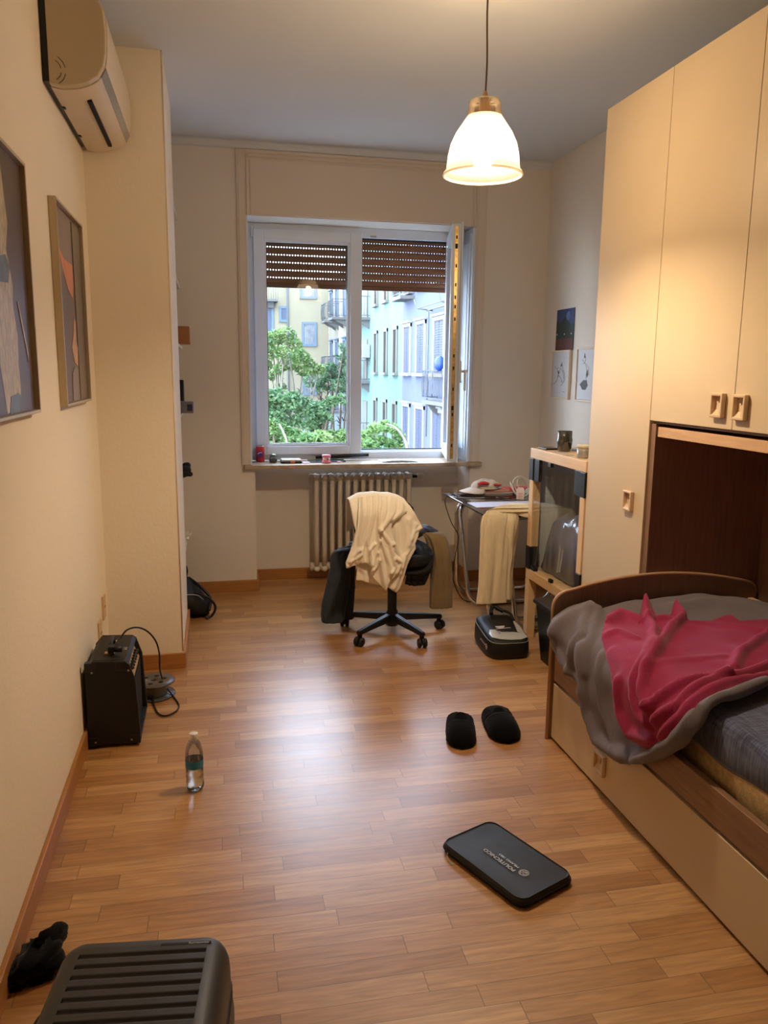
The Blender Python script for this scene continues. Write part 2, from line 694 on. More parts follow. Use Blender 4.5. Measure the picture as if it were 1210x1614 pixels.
# coved edge between walls and ceiling
cv = MB()
q = [(YB-.0, HC-.045), (YB-.012, HC-.038)] + [(YB-.055+.043*math.cos(math.radians(a)), HC-.045+.043*math.sin(math.radians(a))) for a in (10, 30, 50, 70, 90)] + [(YB, HC)]
cv.prism(q, XL, XR, axis='x')
struct(cv, 'trim_2', M_CEIL)
# skirting boards
bb, bh = 0.015, 0.082
struct(MB().box(XL, XL+bb, YR, YP, 0, bh, bev=.003), 'baseboard_left', M_BASEY)
b = MB()
b.box(XL+bb, XC+bb, YP-bb, YP, 0, bh, bev=.003)
b.box(XC, XC+bb, YP-bb+.001, YP2+bb, 0, bh, bev=.003)
b.box(XL, XC+bb, YP2, YP2+bb, 0, bh, bev=.003)
struct(b, 'baseboard_pillar', M_BASE)
b = MB()
b.box(XL, 0.272+bb, YB-bb, YB, 0, bh, bev=.003)
b.box(0.272, 0.272+bb, YB-bb+.001, 5.78, 0, bh, bev=.003)
b.box(0.272+bb, 1.83-bb, 5.78-bb, 5.78, 0, bh, bev=.003)
b.box(1.83-bb, 1.83, YB-bb+.001, 5.78, 0, bh, bev=.003)
b.box(1.83-bb, XR, YB-bb, YB, 0, bh, bev=.003)
struct(b, 'baseboard_back', M_BASE)
struct(MB().box(XR-bb, XR, 4.2, YB-bb, 0, bh, bev=.003), 'baseboard_right', M_BASEY)

# casing around the window: jamb boards, roller box cover with a raised panel
t = MB()
y0 = YB-.018
t.box(0.183, WX0, y0, YB, WZ0+.016, HC-.045, bev=.003)
t.box(0.196, WX0-.012, y0-.006, y0, WZ0+.016, HC-.07, bev=.002)
t.box(WX1, 1.893, y0, YB, WZ0+.016, HC-.045, bev=.003)
t.box(WX1+.012, 1.88, y0-.006, y0, WZ0+.016, HC-.07, bev=.002)
t.box(WX0, WX1, y0, YB, 2.925, HC-.045, bev=.003)
t.box(WX0, WX1, y0+.006, YB, WZ1, 2.925)
for a, b_, c, d in ((WX0+.006, WX1-.006, 2.90, 2.915), ):
    t.box(a, b_, y0-.002, y0+.008, c, d, bev=.003)
t.box(WX0+.006, WX0+.018, y0-.002, y0+.008, WZ1, 2.915, bev=.003)
t.box(WX1-.018, WX1-.006, y0-.002, y0+.008, WZ1, 2.915, bev=.003)
t.box(WX0+.03, WX1-.03, y0-.001, y0+.008, WZ1+.005, 2.885, bev=.004)
struct(t, 'trim_1', M_TRIM)
struct(MB().box(0.198, 1.905, 5.44, 5.735, 0.872, 0.90, bev=.004), 'trim_3', M_STONE)
# plaster wall switches in the alcove are hidden; two socket plates on the left wall
for (yy, zz, holes, lab) in ((3.93, .395, 1, 'beige double socket plate on left wall, the one nearer the pillar'),
                             (3.765, .315, 3, 'beige socket plate on left wall, lower one right above the black amplifier')):
    s = thing('wall_socket', (XL, yy, zz-.06), lab, 'socket')
    MB().box(XL, XL+.009, yy-.04, yy+.04, zz-.06, zz+.06, bev=.003).build('plate', mat('socket_beige', (206, 176, 134), rough=0.4), s)
    h = MB()
    h.box(XL+.0085, XL+.0098, yy-.017, yy+.017, zz-.004, zz+.004, bev=.001)
    h.build('socket_holes', M_BLACK, s)

# ------------------------------------------------------------------ window
win = thing('window_1', (1.03, 5.75, .90), kind='structure')
fy0, fy1 = 5.735, 5.80
f = MB()
f.box(WX0, 0.30, fy0, fy1, 0.90, WZ1, bev=.003)
f.box(1.70, WX1, fy0, fy1, 0.90, WZ1, bev=.003)
f.box(0.30, 1.70, fy0, fy1, 2.475, WZ1, bev=.003)
f.box(0.30, 1.70, fy0, fy1, 0.90, 0.955, bev=.003)
f.box(1.0, 1.70, fy0+.02, fy1-.005, 0.955, 0.966, bev=.002)
f.build('window_frame', M_PVC, win, kind='structure')
f = MB()
f.box(1.06, 1.70, fy0+.035, fy0+.05, .966, .974)
f.box(1.062, 1.70, fy0+.035, fy0+.05, 2.466, 2.476)
f.build('gasket', M_PVCD, win, kind='structure')
k = MB().box(1.12, 1.165, fy0-.006, fy0, 2.478, 2.49, bev=.002)
k.build('striker_plate', M_STEEL, win, kind='structure')


def sash(x0, x1, z0, z1, y0, y1, gx0, gx1, gz0, gz1, parent, nm='sash', local=False):
    s = MB()
    s.box(x0, gx0-.018, y0, y1, z0, z1, bev=.004)
    s.box(gx1+.018, x1, y0, y1, z0, z1, bev=.004)
    s.box(gx0-.018, gx1+.018, y0, y1, gz1+.018, z1, bev=.004)
    s.box(gx0-.018, gx1+.018, y0, y1, z0, gz0-.018, bev=.004)
    # sloped glazing bead
    for a in ((gx0-.018, gx0, gz0-.018, gz1+.018), (gx1, gx1+.018, gz0-.018, gz1+.018), (gx0, gx1, gz1, gz1+.018), (gx0, gx1, gz0-.018, gz0)):
        s.box(a[0], a[1], y0+.014, y1-.014, a[2], a[3], bev=.002)
    o = s.build(nm, M_PVC, parent, kind='structure', local=local)
    g = MB()
    for a in ((gx0-.001, gx0+.004, gz0, gz1), (gx1-.004, gx1+.001, gz0, gz1), (gx0, gx1, gz1-.004, gz1+.001), (gx0, gx1, gz0-.001, gz0+.004)):
        g.box(a[0], a[1], y0+.022, y1-.022, a[2], a[3])
    g.build('glazing_seal', M_PVCD, o, kind='structure', local=local)
    yy = (y0+y1)/2
    MB().add([(gx0, yy, gz0), (gx1, yy, gz0), (gx1, yy, gz1), (gx0, yy, gz1)], [(0, 1, 2, 3)]).build('pane', M_GLASS, o, kind='structure', local=local, recalc=False)
    return o


sl = sash(0.298, 1.057, 0.944, 2.497, 5.70, 5.77, 0.385, 0.955, 1.022, 2.412, win)
h = MB()
for z0, z1 in ((.93, 1.0), (2.44, 2.51)):
    h.box(.284, .297, 5.70, 5.735, z0, z1, bev=.004)
h.build('hinge', M_PVC, sl, kind='structure')
# open sash: hinged at the right, swung into the room
ang = math.atan2(-.595, -.138)   # direction hinge -> free edge
so = thing('sash', (0, 0, 0), kind='structure', local=True)
so.parent = win
so.location = (1.722-1.03, 5.742-5.75, 0)
so.rotation_euler = (0, 0, ang)
# local: x along the sash from hinge to free edge, y thickness
L_ = .612
s = MB()
for a in ((0, .075, .944, 2.497), (L_-.085, L_-.014, .944, 2.497), (.075, L_-.085, 2.415, 2.497), (.075, L_-.085, .944, 1.026)):
    s.box(a[0], a[1], -.035, .03, a[2], a[3], bev=.004)
s.box(0, L_, .022, .034, .935, 2.508, bev=.003)   # rebate lip, cut open below
sash_frame = MB()
sash_frame.v, sash_frame.f, sash_frame.mi, sash_frame.sm = [], [], [], []
for a in ((0, .075, .944, 2.497), (L_-.085, L_-.014, .944, 2.497), (.075, L_-.085, 2.415, 2.497), (.075, L_-.085, .944, 1.026)):
    sash_frame.box(a[0], a[1], -.035, .028, a[2], a[3], bev=.004)
for a in ((0, .07, .935, 2.508), (L_-.085, L_, .935, 2.508), (.07, L_-.085, 2.42, 2.508), (.07, L_-.085, .935, 1.02)):
    sash_frame.box(a[0], a[1], .0285, .040, a[2], a[3], bev=.003)
for o_ in (sash_frame,):
    o_.v = [(a, b, c-.90) for a, b, c in o_.v]
sash_frame.build('sash_frame', M_PVC, so, local=True, kind='structure')
g = MB().add([(.075, 0, .126), (L_-.085, 0, .126), (L_-.085, 0, 1.515), (.075, 0, 1.515)], [(0, 1, 2, 3)])
g.build('pane', M_GLASS, so, local=True, kind='structure', recalc=False)
g = MB()
g.box(L_-.0145, L_-.011, -.014, .008, .06, 1.58, bev=.001)
g.build('locking_bar', M_BRASS, so, local=True, kind='structure')
g = MB()
for zz in (.14, .35, .52, .66, .74, .98, 1.06, 1.12, 1.2, 1.32, 1.5):
    g.box(L_-.0115, L_-.009, -.008, .002, zz, zz+.022, bev=.001)
for zz in (.39, 1.44):
    g.box(L_-.012, L_-.004, -.012, .004, zz, zz+.03, bev=.002)
g.build('lock_slots', M_PVCD, so, local=True, kind='structure')
g = MB()
g.box(L_-.07, L_-.045, .040, .052, .58, .72, bev=.004)
g.tube([(L_-.058, .052, .65), (L_-.058, .082, .65)], .009, 12)
g.box(L_-.068, L_-.048, .070, .086, .52, .66, bev=.005)
g.tube([(L_-.058, .05, .65), (L_-.058, .095, .652)], .008, 10)
g.build('handle', mat('handle_white', (222, 222, 220), rough=.3), so, local=True, kind='structure')

# folded inner panel lining the right reveal
r = MB()
r.box(1.798, 1.8195, 5.475, 5.733, .901, 2.535, bev=.002)
r.box(1.786, 1.80, 5.50, 5.73, .93, 2.50, bev=.004)
r.box(1.779, 1.788, 5.53, 5.70, .99, 2.44, bev=.006)
ro = r.build('window_reveal_panel', M_PVC, win, kind='structure')
kn = MB().tube([(1.779, 5.60, 1.475), (1.755, 5.60, 1.475)], .006, 10)
kn.lathe([(0, 0), (.011, 0), (.011, .01), (0, .012)], (1.745, 5.60, 1.475), 14, axis='x')
kn.build('knob', M_STEEL, ro, kind='structure')
struct(MB().box(WX0-.0, WX0+.012, 5.47, 5.733, .901, 2.535, bev=.002), 'trim_4', M_PVC)

# roller shutter
def shutter_mat():
    m, nt, N, L, B = newmat('shutter_slats')
    B.inputs['Base Color'].default_value = lin((128, 84, 52))
    B.inputs['Roughness'].default_value = .55
    B.inputs['Subsurface Weight'].default_value = 0
    tr = N.new('ShaderNodeBsdfTransparent')
    geo = N.new('ShaderNodeNewGeometry')
    sp = N.new('ShaderNodeSeparateXYZ')
    L.new(geo.outputs['Position'], sp.inputs[0])

    def M(op, a, b=None):
        n = N.new('ShaderNodeMath'); n.operation = op
        for i, x in enumerate((a, b)):
            if x is None: continue
            if isinstance(x, (int, float)): n.inputs[i].default_value = x
            else: L.new(x, n.inputs[i])
        return n.outputs[0]
    PZ, PX = .0522, .0198
    fz = M('MULTIPLY', M('SUBTRACT', M('FRACT', M('DIVIDE', M('SUBTRACT', sp.outputs[2], 2.152+.020), PZ)), .5), PZ)
    fx = M('MULTIPLY', M('SUBTRACT', M('FRACT', M('DIVIDE', sp.outputs[0], PX)), .5), PX)
    hole = M('LESS_THAN', M('ADD', M('POWER', M('DIVIDE', M('ABSOLUTE', fx), .0034), 2.0), M('POWER', M('DIVIDE', M('ABSOLUTE', fz), .0040), 2.0)), 1.0)
    mx = N.new('ShaderNodeMixShader')
    L.new(hole, mx.inputs[0])
    L.new(B.outputs[0], mx.inputs[1])
    L.new(tr.outputs[0], mx.inputs[2])
    L.new(mx.outputs[0], N['Material Output'].inputs[0])
    return m


sh = thing('roller_shutter', (1.03, 5.885, 2.152), 'brown slatted roller shutter half lowered outside the window', 'roller shutter')
s = MB()
z = 2.152
prof = []
while z < 2.56:
    for dz, dy in ((0, .0), (.006, -.005), (.026, -.008), (.046, -.005), (.0522, 0)):
        prof.append((5.885+dy, z+dz))
    z += .0522
rows = [[(x, y, zz) for y, zz in prof] for x in (WX0+.002, WX1-.002)]
s.grid(rows, smooth=False)
s.build('slats', shutter_mat(), sh, recalc=False)
MB().box(WX0+.002, WX1-.002, 5.872, 5.892, 2.128, 2.156, bev=.003).build('bottom_bar', mat('shutter_bar', (104, 66, 40), rough=.5), sh)
g = MB()
for x in (WX0, WX1-.03, 1.02):
    g.box(x, x+.03, 5.855, 5.91, .90, 2.54, bev=.002)
g.build('guide_rail', M_PVC, sh)

# ------------------------------------------------------------------ radiator
rad = thing('radiator', (1.055, 5.68, .085), 'cream cast-iron column radiator under the window sill', 'radiator')
M_RAD = mat('radiator_enamel', (206, 196, 180), rough=0.4)
for i in range(13):
    x = .715+i*.0575
    s = MB()
    s.tube(smooth_path([(x, 5.625, .13), (x, 5.625, .76)], 4), .0175, 12)
    s.tube([(x, 5.70, .13), (x, 5.70, .76)], .0175, 12)
    for zz in (.775, .115):
        s.tube(smooth_path([(x, 5.606, zz), (x, 5.625, zz+(.012 if zz > .5 else -.012)), (x, 5.66, zz), (x, 5.70, zz+(.012 if zz > .5 else -.012)), (x, 5.718, zz)], 4), [.010]+[.021]*15+[.010], 12)
    s.lathe([(.026, -.028), (.030, -.02), (.030, .02), (.026, .028)], (x, 5.66, .775), 16, axis='x')
    s.lathe([(.026, -.028), (.030, -.02), (.030, .02), (.026, .028)], (x, 5.66, .115), 16, axis='x')
    s.build('radiator_section', M_RAD, rad)
for zz in (.775, .115):
    MB().lathe([(0, -.045), (.03, -.045), (.033, -.03), (.028, -.024)], (.715, 5.66, zz), 16, axis='x').build('end_plug', M_RAD, rad)
s = MB()
s.tube([(1.43, 5.66, .775), (1.475, 5.66, .775)], .011, 10)
s.tube([(1.455, 5.66, .775), (1.455, 5.72, .775), (1.455, 5.78, .775)], .009, 10)
s.build('valve_body', M_BLACK, rad)
MB().lathe([(0, 0), (.022, 0), (.026, .012), (.026, .04), (.02, .05), (0, .052)], (1.475, 5.66, .775), 18, axis='x').build('valve_knob', mat('knob_cream', (214, 206, 188), rough=.4), rad)
s = MB().box(1.045, 1.085, 5.588, 5.607, .60, .655, bev=.004)
o = s.build('heat_meter', M_WHITE, rad)
MB().box(1.055, 1.075, 5.5865, 5.5885, .625, .643).build('display', M_BLACK, o)
MB().prism([(5.64, .872), (5.50, .872), (5.64, .845)], 1.03, 1.05, axis='x').build('sill_bracket', M_WHITE, None, label='small white bracket holding the sill above the radiator', cat='bracket')

# ------------------------------------------------------------------ alcove shelves
labs = ['topmost white shelf board in the alcove behind the pillar', 'second white alcove shelf from the top, empty edge',
        'white alcove shelf carrying the cardboard box', 'white alcove shelf carrying the grey device',
        'white alcove shelf carrying the black gloves', 'lowest white alcove shelf with a crumpled paper']
for zz, lb in zip((2.49, 2.075, 1.695, 1.28, .88, .455), labs):
    s = thing('wall_shelf', (-.36, 5.17, zz-.1), lb, 'shelf', 'white shelves in the alcove')
    MB().box(XL+.001, -.188, YP2+.0165, YB-.03, zz-.02, zz, bev=.003).build('board', M_WHITE, s)
    MB().prism([(XL+.002, zz-.021), (-.195, zz-.021), (XL+.03, zz-.10), (XL+.002, zz-.10)], 5.30, 5.315, axis='y').build('bracket', M_WHITE, s)
bx = MB().box(-.33, -.128, 5.0, 5.2, 1.696, 1.80, bev=.002)
bx.build('cardboard_box', mat('cardboard', (150, 102, 62), rough=.8, var=.08), None, label='small brown cardboard box on the alcove shelf', cat='box')
dv = thing('tablet_speaker', (-.18, 5.05, 1.281), 'small grey boxy device on the alcove shelf above the gloves', 'device')
MB().box(-.22, -.118, 4.98, 5.10, 1.281, 1.35, bev=.004).build('body', mat('device_grey', (118, 120, 128), rough=.3, metal=.4), dv)
MB().box(-.155, -.125, 4.976, 4.9815, 1.295, 1.335, bev=.001).build('front_panel', mat('device_dark', (44, 48, 66), rough=.2), dv)
MB().box(-.30, -.176, 5.12, 5.20, 1.281, 1.48, bev=.006).build('black_case', M_BLACK, None, label='tall black case standing on the alcove shelf behind the grey device', cat='case')
g = MB()
for a, b_, r_ in (((-.22, 5.0, .91), (-.145, 4.99, .93), .03), ((-.20, 5.05, .93), (-.15, 5.02, .955), .022), ((-.2, 4.97, .90), (-.135, 4.96, .905), .018)):
    g.tube(smooth_path([a, tuple((a[i]+b_[i])/2+(.01 if i == 2 else 0) for i in range(3)), b_], 4), [r_*.6, r_*.9, r_, r_, r_, r_*.95, r_*.9, r_*.7, r_*.3], 12)
g.build('gloves', mat('glove_black', (20, 20, 24), rough=.8), None, label='crumpled black gloves on the alcove shelf', cat='gloves')
pp = MB()
G = []
for i in range(7):
    G.append([(-.25+.016*i, 4.95+.02*j, .459+.03*abs(math.sin(i*1.3+j*.9))+.05*(i/6)**2) for j in range(6)])
pp.grid(G, thick=.001, smooth=False)
pp.build('crumpled_paper', M_WHITE, None, label='crumpled white paper on the lowest alcove shelf', cat='paper')
# backpack on the floor of the alcove
bp_ = thing('backpack', (-.16, 4.96, 0), 'black backpack slumped on the floor behind the pillar', 'backpack')
s = MB()
s.loft([((-.36, 5.0, .11), (0, .10, 0), (0, 0, .10)), ((-.28, 5.0, .13), (0, .16, 0), (0, 0, .125)), ((-.18, 5.0, .12), (0, .155, 0), (0, 0, .118)),
        ((-.11, 5.0, .075), (0, .13, 0), (0, 0, .073)), ((-.06, 4.99, .05), (0, .06, 0), (0, 0, .045))], n=22, fold=.02, seed=2.2)
s.build('bag_body', mat('nylon_black', (17, 17, 18), rough=.7, bump=.2, bscale=90), bp_)
s = MB()
s.tube(smooth_path([(-.16, 4.90, .17), (-.09, 4.87, .16), (-.04, 4.87, .12), (-.02, 4.88, .07), (-.045, 4.88, .02), (-.08, 4.87, .008)], 5), .008, 8)
s.tube(smooth_path([(-.18, 5.02, .235), (-.10, 4.93, .19), (-.05, 4.90, .13), (-.06, 4.86, .06)], 5), .010, 8)
s.build('strap', M_BLACK, bp_)
MB().tube(smooth_path([(-.20, 4.845, .175), (-.13, 4.86, .165), (-.09, 4.87, .13)], 5), .003, 6).build('zip', M_STEEL, bp_)
s = MB().loft([((-.32, 5.33, .005), (.06, 0, 0), (0, .05, 0)), ((-.30, 5.33, .16), (.09, 0, 0), (0, .05, 0)), ((-.27, 5.33, .235), (.06, 0, 0), (0, .03, 0)), ((-.26, 5.33, .26), (.02, 0, 0), (0, .012, 0))], n=16, fold=.02, seed=9)
s.build('bag_of_clothes', M_BLACKM, None, label='dark bundle standing behind the backpack in the alcove', cat='bag')

# ------------------------------------------------------------------ air conditioner
ac = thing('air_conditioner', (-.45, 3.62, 2.53), 'cream split air conditioner high on the left wall', 'air conditioner')
M_AC = mat('ac_white', (214, 202, 184), rough=.22)
prof = [(XL+.022, 2.83), (XL+.022, 2.53), (XL+.06, 2.524), (XL+.11, 2.53), (XL+.155, 2.545), (XL+.188, 2.567), (XL+.208, 2.60), (XL+.218, 2.65), (XL+.221, 2.72), (XL+.215, 2.79), (XL+.198, 2.825), (XL+.17, 2.835)]
fine = [(q_.x, q_.y) for q_ in smooth_path([(x, z, 0) for x, z in prof[1:]], 5)]
s = MB().prism([prof[0]]+fine, 3.21, 4.05, axis='y')
s.build('casing', M_AC, ac)
cxp, czp = XL+.12, 2.68
pe = [(cxp+(x-cxp)*.985, czp+(zz-czp)*.985) for x, zz in prof]
s = MB().prism(pe, 3.17, 3.21, axis='y', bev=.004)
o = s.build('end_cap', mat('ac_end', (196, 180, 152), rough=.3), ac)
g = MB()
for rr, a0, a1 in ((.036, -60, -12), (.036, 12, 60), (.05, -60, -12), (.05, 12, 60)):
    pts = [(XL+.03+rr*math.cos(math.radians(a)), 3.1695, 2.575+rr*math.sin(math.radians(a))) for a in range(a0, a1+1, 6)]
    g.tube(pts, .0010, 5)
g.build('vent_marks', M_BLACK, o)
MB().box(XL+.001, XL+.022, 3.18, 4.04, 2.54, 2.83).build('mounting_plate', M_BLACK, ac)
s = MB()
s.box(XL+.125, XL+.141, 3.34, 3.96, 2.5285, 2.545, mtx=None)
s.build('air_outlet', M_BLACKM, ac)
s = MB()
def strip(i0, f0, i1, f1, y0_, y1_, off):
    a = Vector((prof[i0][0]+(prof[i0+1][0]-prof[i0][0])*f0, 0, prof[i0][1]+(prof[i0+1][1]-prof[i0][1])*f0))
    b_ = Vector((prof[i1][0]+(prof[i1+1][0]-prof[i1][0])*f1, 0, prof[i1][1]+(prof[i1+1][1]-prof[i1][1])*f1))
    n_ = Vector(((b_-a).z, 0, -(b_-a).x)).normalized()*off
    return [[(p_+n_+Vector((0, y, 0))) for p_ in (a, b_)] for y in (y0_, y1_)]
s.grid(strip(5, .25, 6, .15, 3.205, 4.052, .0015), smooth=False, thick=.002)
s.build('chrome_strip', mat('ac_strip', (168, 176, 182), rough=.25, metal=.7), ac)
for y in (3.42, 3.80):
    MB().box(XL+.022, XL+.034, y, y+.02, 2.524, 2.529).build('clip', M_BLACK, ac)

# ------------------------------------------------------------------ framed posters on the left wall
M_FRAME = mat('frame_champagne', (196, 180, 150), rough=.35, metal=.5)
M_TAUPE = mat('poster_taupe', (96, 80, 68), rough=.35, var=.1, vscale=3, coat=.05)
M_TAUPE2 = mat('poster_taupe_light', (112, 98, 86), rough=.35, var=.06, vscale=5, coat=.05)


def frame_left(name, y0, y1, z0, z1, label, shapes, d=.028, wf=.010):
    t = thing(name, (XL, (y0+y1)/2, z0), label, 'picture')
    s = MB()
    s.box(XL+.001, XL+d, y0, y0+wf, z0, z1, bev=.002)
    s.box(XL+.001, XL+d, y1-wf, y1, z0, z1, bev=.002)
    s.box(XL+.001, XL+d, y0+wf, y1-wf, z0, z0+wf, bev=.002)
    s.box(XL+.001, XL+d, y0+wf, y1-wf, z1-wf, z1, bev=.002)
    s.build('frame', M_FRAME, t)
    xs = XL+d-.016
    c = MB()
    c.box(XL+.002, xs, y0+wf, y1-wf, z0+wf, z1-wf)
    base = c.build('print', M_TAUPE, t)
    for ii, (nm, mm, poly) in enumerate(shapes):
        P_ = [(y0+u*(y1-y0), z0+v*(z1-z0)) for u, v in poly]
        MB().prism(P_, xs-.0002, xs+.0006+.0005*ii, axis='x').build(nm, mm, base)
    return t


cream = mat('print_cream', (186, 174, 142), rough=.4, var=.25, vscale=30, stretch=(1, 3, 1), bump=.1, coat=.3)
slate = mat('print_slate', (92, 104, 112), rough=.4, var=.2, vscale=20, coat=.3)
orange = mat('print_orange', (208, 122, 76), rough=.4, var=.12, vscale=6, coat=.3)
peach = mat('print_peach', (202, 152, 112), rough=.4, var=.2, vscale=25, coat=.3)
mauve = mat('print_mauve', (126, 110, 104), rough=.4, var=.06, vscale=8, coat=.3)
frame_left('framed_poster', 2.05, 2.66, 1.41, 2.145, 'taupe framed print with cream draped form, cut by the left picture edge', [
    ('painted_drape', cream, [(.42, 0.02), (.66, .03), (.70, .10), (.69, .2), (.71, .3), (.66, .42), (.68, .50), (.60, .62), (.66, .72), (.60, .92), (.5, .98), (.3, .9), (.25, .5), (.35, .2)]),
    ('painted_patch', slate, [(.42, .49), (.60, .5), (.64, .56), (.58, .60), (.45, .58)]),
    ('painted_hem', slate, [(.46, .015), (.68, .015), (.72, .07), (.64, .09), (.5, .08)]),
    ('painted_streak', cream, [(.74, .44), (.76, .44), (.84, .33), (.90, .24), (.89, .21), (.86, .27), (.80, .35)]),
])
frame_left('framed_poster', 3.135, 3.735, 1.405, 2.15, 'dark framed print with an orange wedge, nearest the air conditioner', [
    ('painted_sky', mauve, [(.02, .62), (.02, .98), (.62, .98), (.62, .74), (.38, .70)]),
    ('painted_wedge', orange, [(.10, .80), (.30, .74), (.62, .74), (.62, .62), (.57, .56), (.40, .60), (.26, .68)]),
    ('painted_sliver', peach, [(.56, .46), (.62, .44), (.60, .34), (.66, .30), (.62, .20), (.50, .22), (.42, .30), (.52, .38)]),
    ('painted_base', mauve, [(.36, .02), (.64, .02), (.62, .18), (.50, .2), (.38, .16)]),
    ('painted_band', M_TAUPE2, [(.66, .02), (.97, .02), (.97, .97), (.66, .97)]),
])

# ------------------------------------------------------------------ pictures on the right wall
def skyposter():
    t = thing('poster', (XR-.004, 5.12, 1.70), 'unframed night-blue landscape poster on right wall above the small drawing', 'poster')
    x1 = XR-.001
    b0 = MB().box(x1-.003, x1, 4.985, 5.262, 1.70, 1.975).build('sheet', mat('poster_blue', (40, 64, 118), rough=.5, var=.2, vscale=6), t)
    def pl(nm, c, poly, dx):
        MB().prism([(4.985+u*.277, 1.70+v*.275) for u, v in poly], x1-.003-dx, x1-.0029, axis='x').build(nm, mat('ps_'+nm, c, rough=.6, var=.2, vscale=12), b0)
    pl('painted_trees', (28, 50, 44), [(0, .2), (1, .2), (1, .68), (.9, .74), (.82, .66), (.7, .72), (.6, .76), (.5, .80), (.42, .74), (.3, .7), (.2, .6), (.1, .64), (0, .6)], .0008)
    pl('painted_ground', (88, 44, 34), [(0, 0), (1, 0), (1, .27), (.5, .29), (0, .27)], .0016)
    for u in (.12, .5, .92):
        MB().lathe([(0, 0), (.006, 0), (.006, .001), (0, .001)], (x1-.0055, 4.985+u*.277, 1.70+.39*.275), 12, axis='x').build('painted_lamp', mat('ps_dots', (190, 196, 190)), b0)
    MB().lathe([(.032, 0), (.032, .0006), (0, .0006)], (x1-.0038, 5.08, 1.925), 24, axis='x').build('painted_moon', mat('ps_moon', (84, 112, 168)), b0)


skyposter()


def small_frame(y0, y1, z0, z1, label, lines, blobs):
    t = thing('framed_drawing', (XR, (y0+y1)/2, z0), label, 'picture')
    d, wf = .02, .013
    s = MB()
    s.box(XR-d, XR-.001, y0, y0+wf, z0, z1, bev=.002)
    s.box(XR-d, XR-.001, y1-wf, y1, z0, z1, bev=.002)
    s.box(XR-d, XR-.001, y0+wf, y1-wf, z0, z0+wf, bev=.002)
    s.box(XR-d, XR-.001, y0+wf, y1-wf, z1-wf, z1, bev=.002)
    s.build('frame', mat('frame_cream', (218, 206, 188), rough=.4), t)
    xs = XR-d+.008
    MB().box(xs, XR-.002, y0+wf, y1-wf, z0+wf, z1-wf).build('drawing_paper', mat('paper_grey', (198, 202, 208), rough=.5), t)
    g = MB()
    for l in lines:
        pts = [(xs-.0006, y0+u*(y1-y0), z0+v*(z1-z0)) for u, v in l]
        g.tube(smooth_path(pts, 4), .0011, 5)
    for bl in blobs:
        g.prism([(y0+u*(y1-y0), z0+v*(z1-z0)) for u, v in bl], xs-.0008, xs, axis='x')
    g.build('ink_lines', M_BLACK, t)


# (u runs towards the window)
small_frame(5.0, 5.285, 1.368, 1.70, 'small cream framed ink drawing of branches on the right wall, under the blue poster',
            [[(.88, .30), (.7, .38), (.6, .48), (.45, .42), (.4, .34)], [(.85, .68), (.72, .62), (.62, .66)], [(.6, .48), (.55, .58), (.42, .70), (.38, .62)],
             [(.45, .62), (.36, .55), (.32, .45), (.36, .32), (.46, .28)], [(.34, .6), (.26, .5), (.24, .4), (.32, .34)], [(.7, .60), (.62, .52), (.66, .46)],
             [(.34, .15), (.26, .16), (.22, .14)]],
            [[(.52, .68), (.42, .76), (.44, .68)], [(.62, .52), (.64, .60), (.56, .54)]])
small_frame(4.61, 4.895, 1.365, 1.71, 'small cream framed ink drawing of a leaning figure, partly behind the wardrobe',
            [[(.62, .86), (.56, .80), (.6, .72), (.7, .70)], [(.74, .78), (.62, .72), (.52, .66), (.48, .56), (.5, .46), (.46, .38)], [(.52, .7), (.4, .62), (.38, .5)]],
            [[(.66, .80), (.62, .9), (.58, .82)], [(.44, .60), (.40, .50), (.46, .44), (.5, .52)], [(.8, .32), (.62, .40), (.46, .40), (.4, .30), (.5, .22), (.66, .22)]])

# ------------------------------------------------------------------ pendant lamp
lx, ly, lz = 1.006, 2.97, 2.275
lamp = thing('pendant_lamp', (lx, ly, lz), 'lit prismatic glass bell pendant lamp hanging from the ceiling', 'ceiling lamp')
s = MB()
s.tube(smooth_path([(lx, ly, 2.535), (lx+.003, ly, 2.66), (lx-.002, ly, 2.82), (lx, ly, HC-.03)], 6), .0035, 8)
s.build('cord', mat('cord_brown', (110, 88, 66), rough=.6), lamp)
MB().lathe([(.045, 0), (.05, .012), (.03, .03), (0, .032)], (lx, ly, HC-.034), 24).build('ceiling_rose', M_WHITE, lamp)


def shade_mat():
    m = bpy.data.materials.new('prismatic_glass')
    m.use_nodes = True
    nt = m.node_tree
    N, L = nt.nodes, nt.links
    N.clear()
    out = N.new('ShaderNodeOutputMaterial')
    tr = N.new('ShaderNodeBsdfTransparent')
    tr.inputs[0].default_value = (.21, .20, .185, 1)
    tl = N.new('ShaderNodeBsdfTranslucent')
    tl.inputs[0].default_value = (1, .93, .82, 1)
    gl = N.new('ShaderNodeBsdfGlossy')
    gl.inputs['Roughness'].default_value = .1
    m1 = N.new('ShaderNodeMixShader')
    df = N.new('ShaderNodeBsdfDiffuse')
    df.inputs[0].default_value = (1, .95, .86, 1)
    m0 = N.new('ShaderNodeMixShader')
    m0.inputs[0].default_value = .55
    L.new(tl.outputs[0], m0.inputs[1])
    L.new(df.outputs[0], m0.inputs[2])
    m1.inputs[0].default_value = SHADE_TL
    m2 = N.new('ShaderNodeMixShader')
    m2.inputs[0].default_value = .06
    L.new(tr.outputs[0], m1.inputs[1])
    L.new(m0.outputs[0], m1.inputs[2])
    L.new(m1.outputs[0], m2.inputs[1])
    L.new(gl.outputs[0], m2.inputs[2])
    L.new(m2.outputs[0], out.inputs[0])
    return m


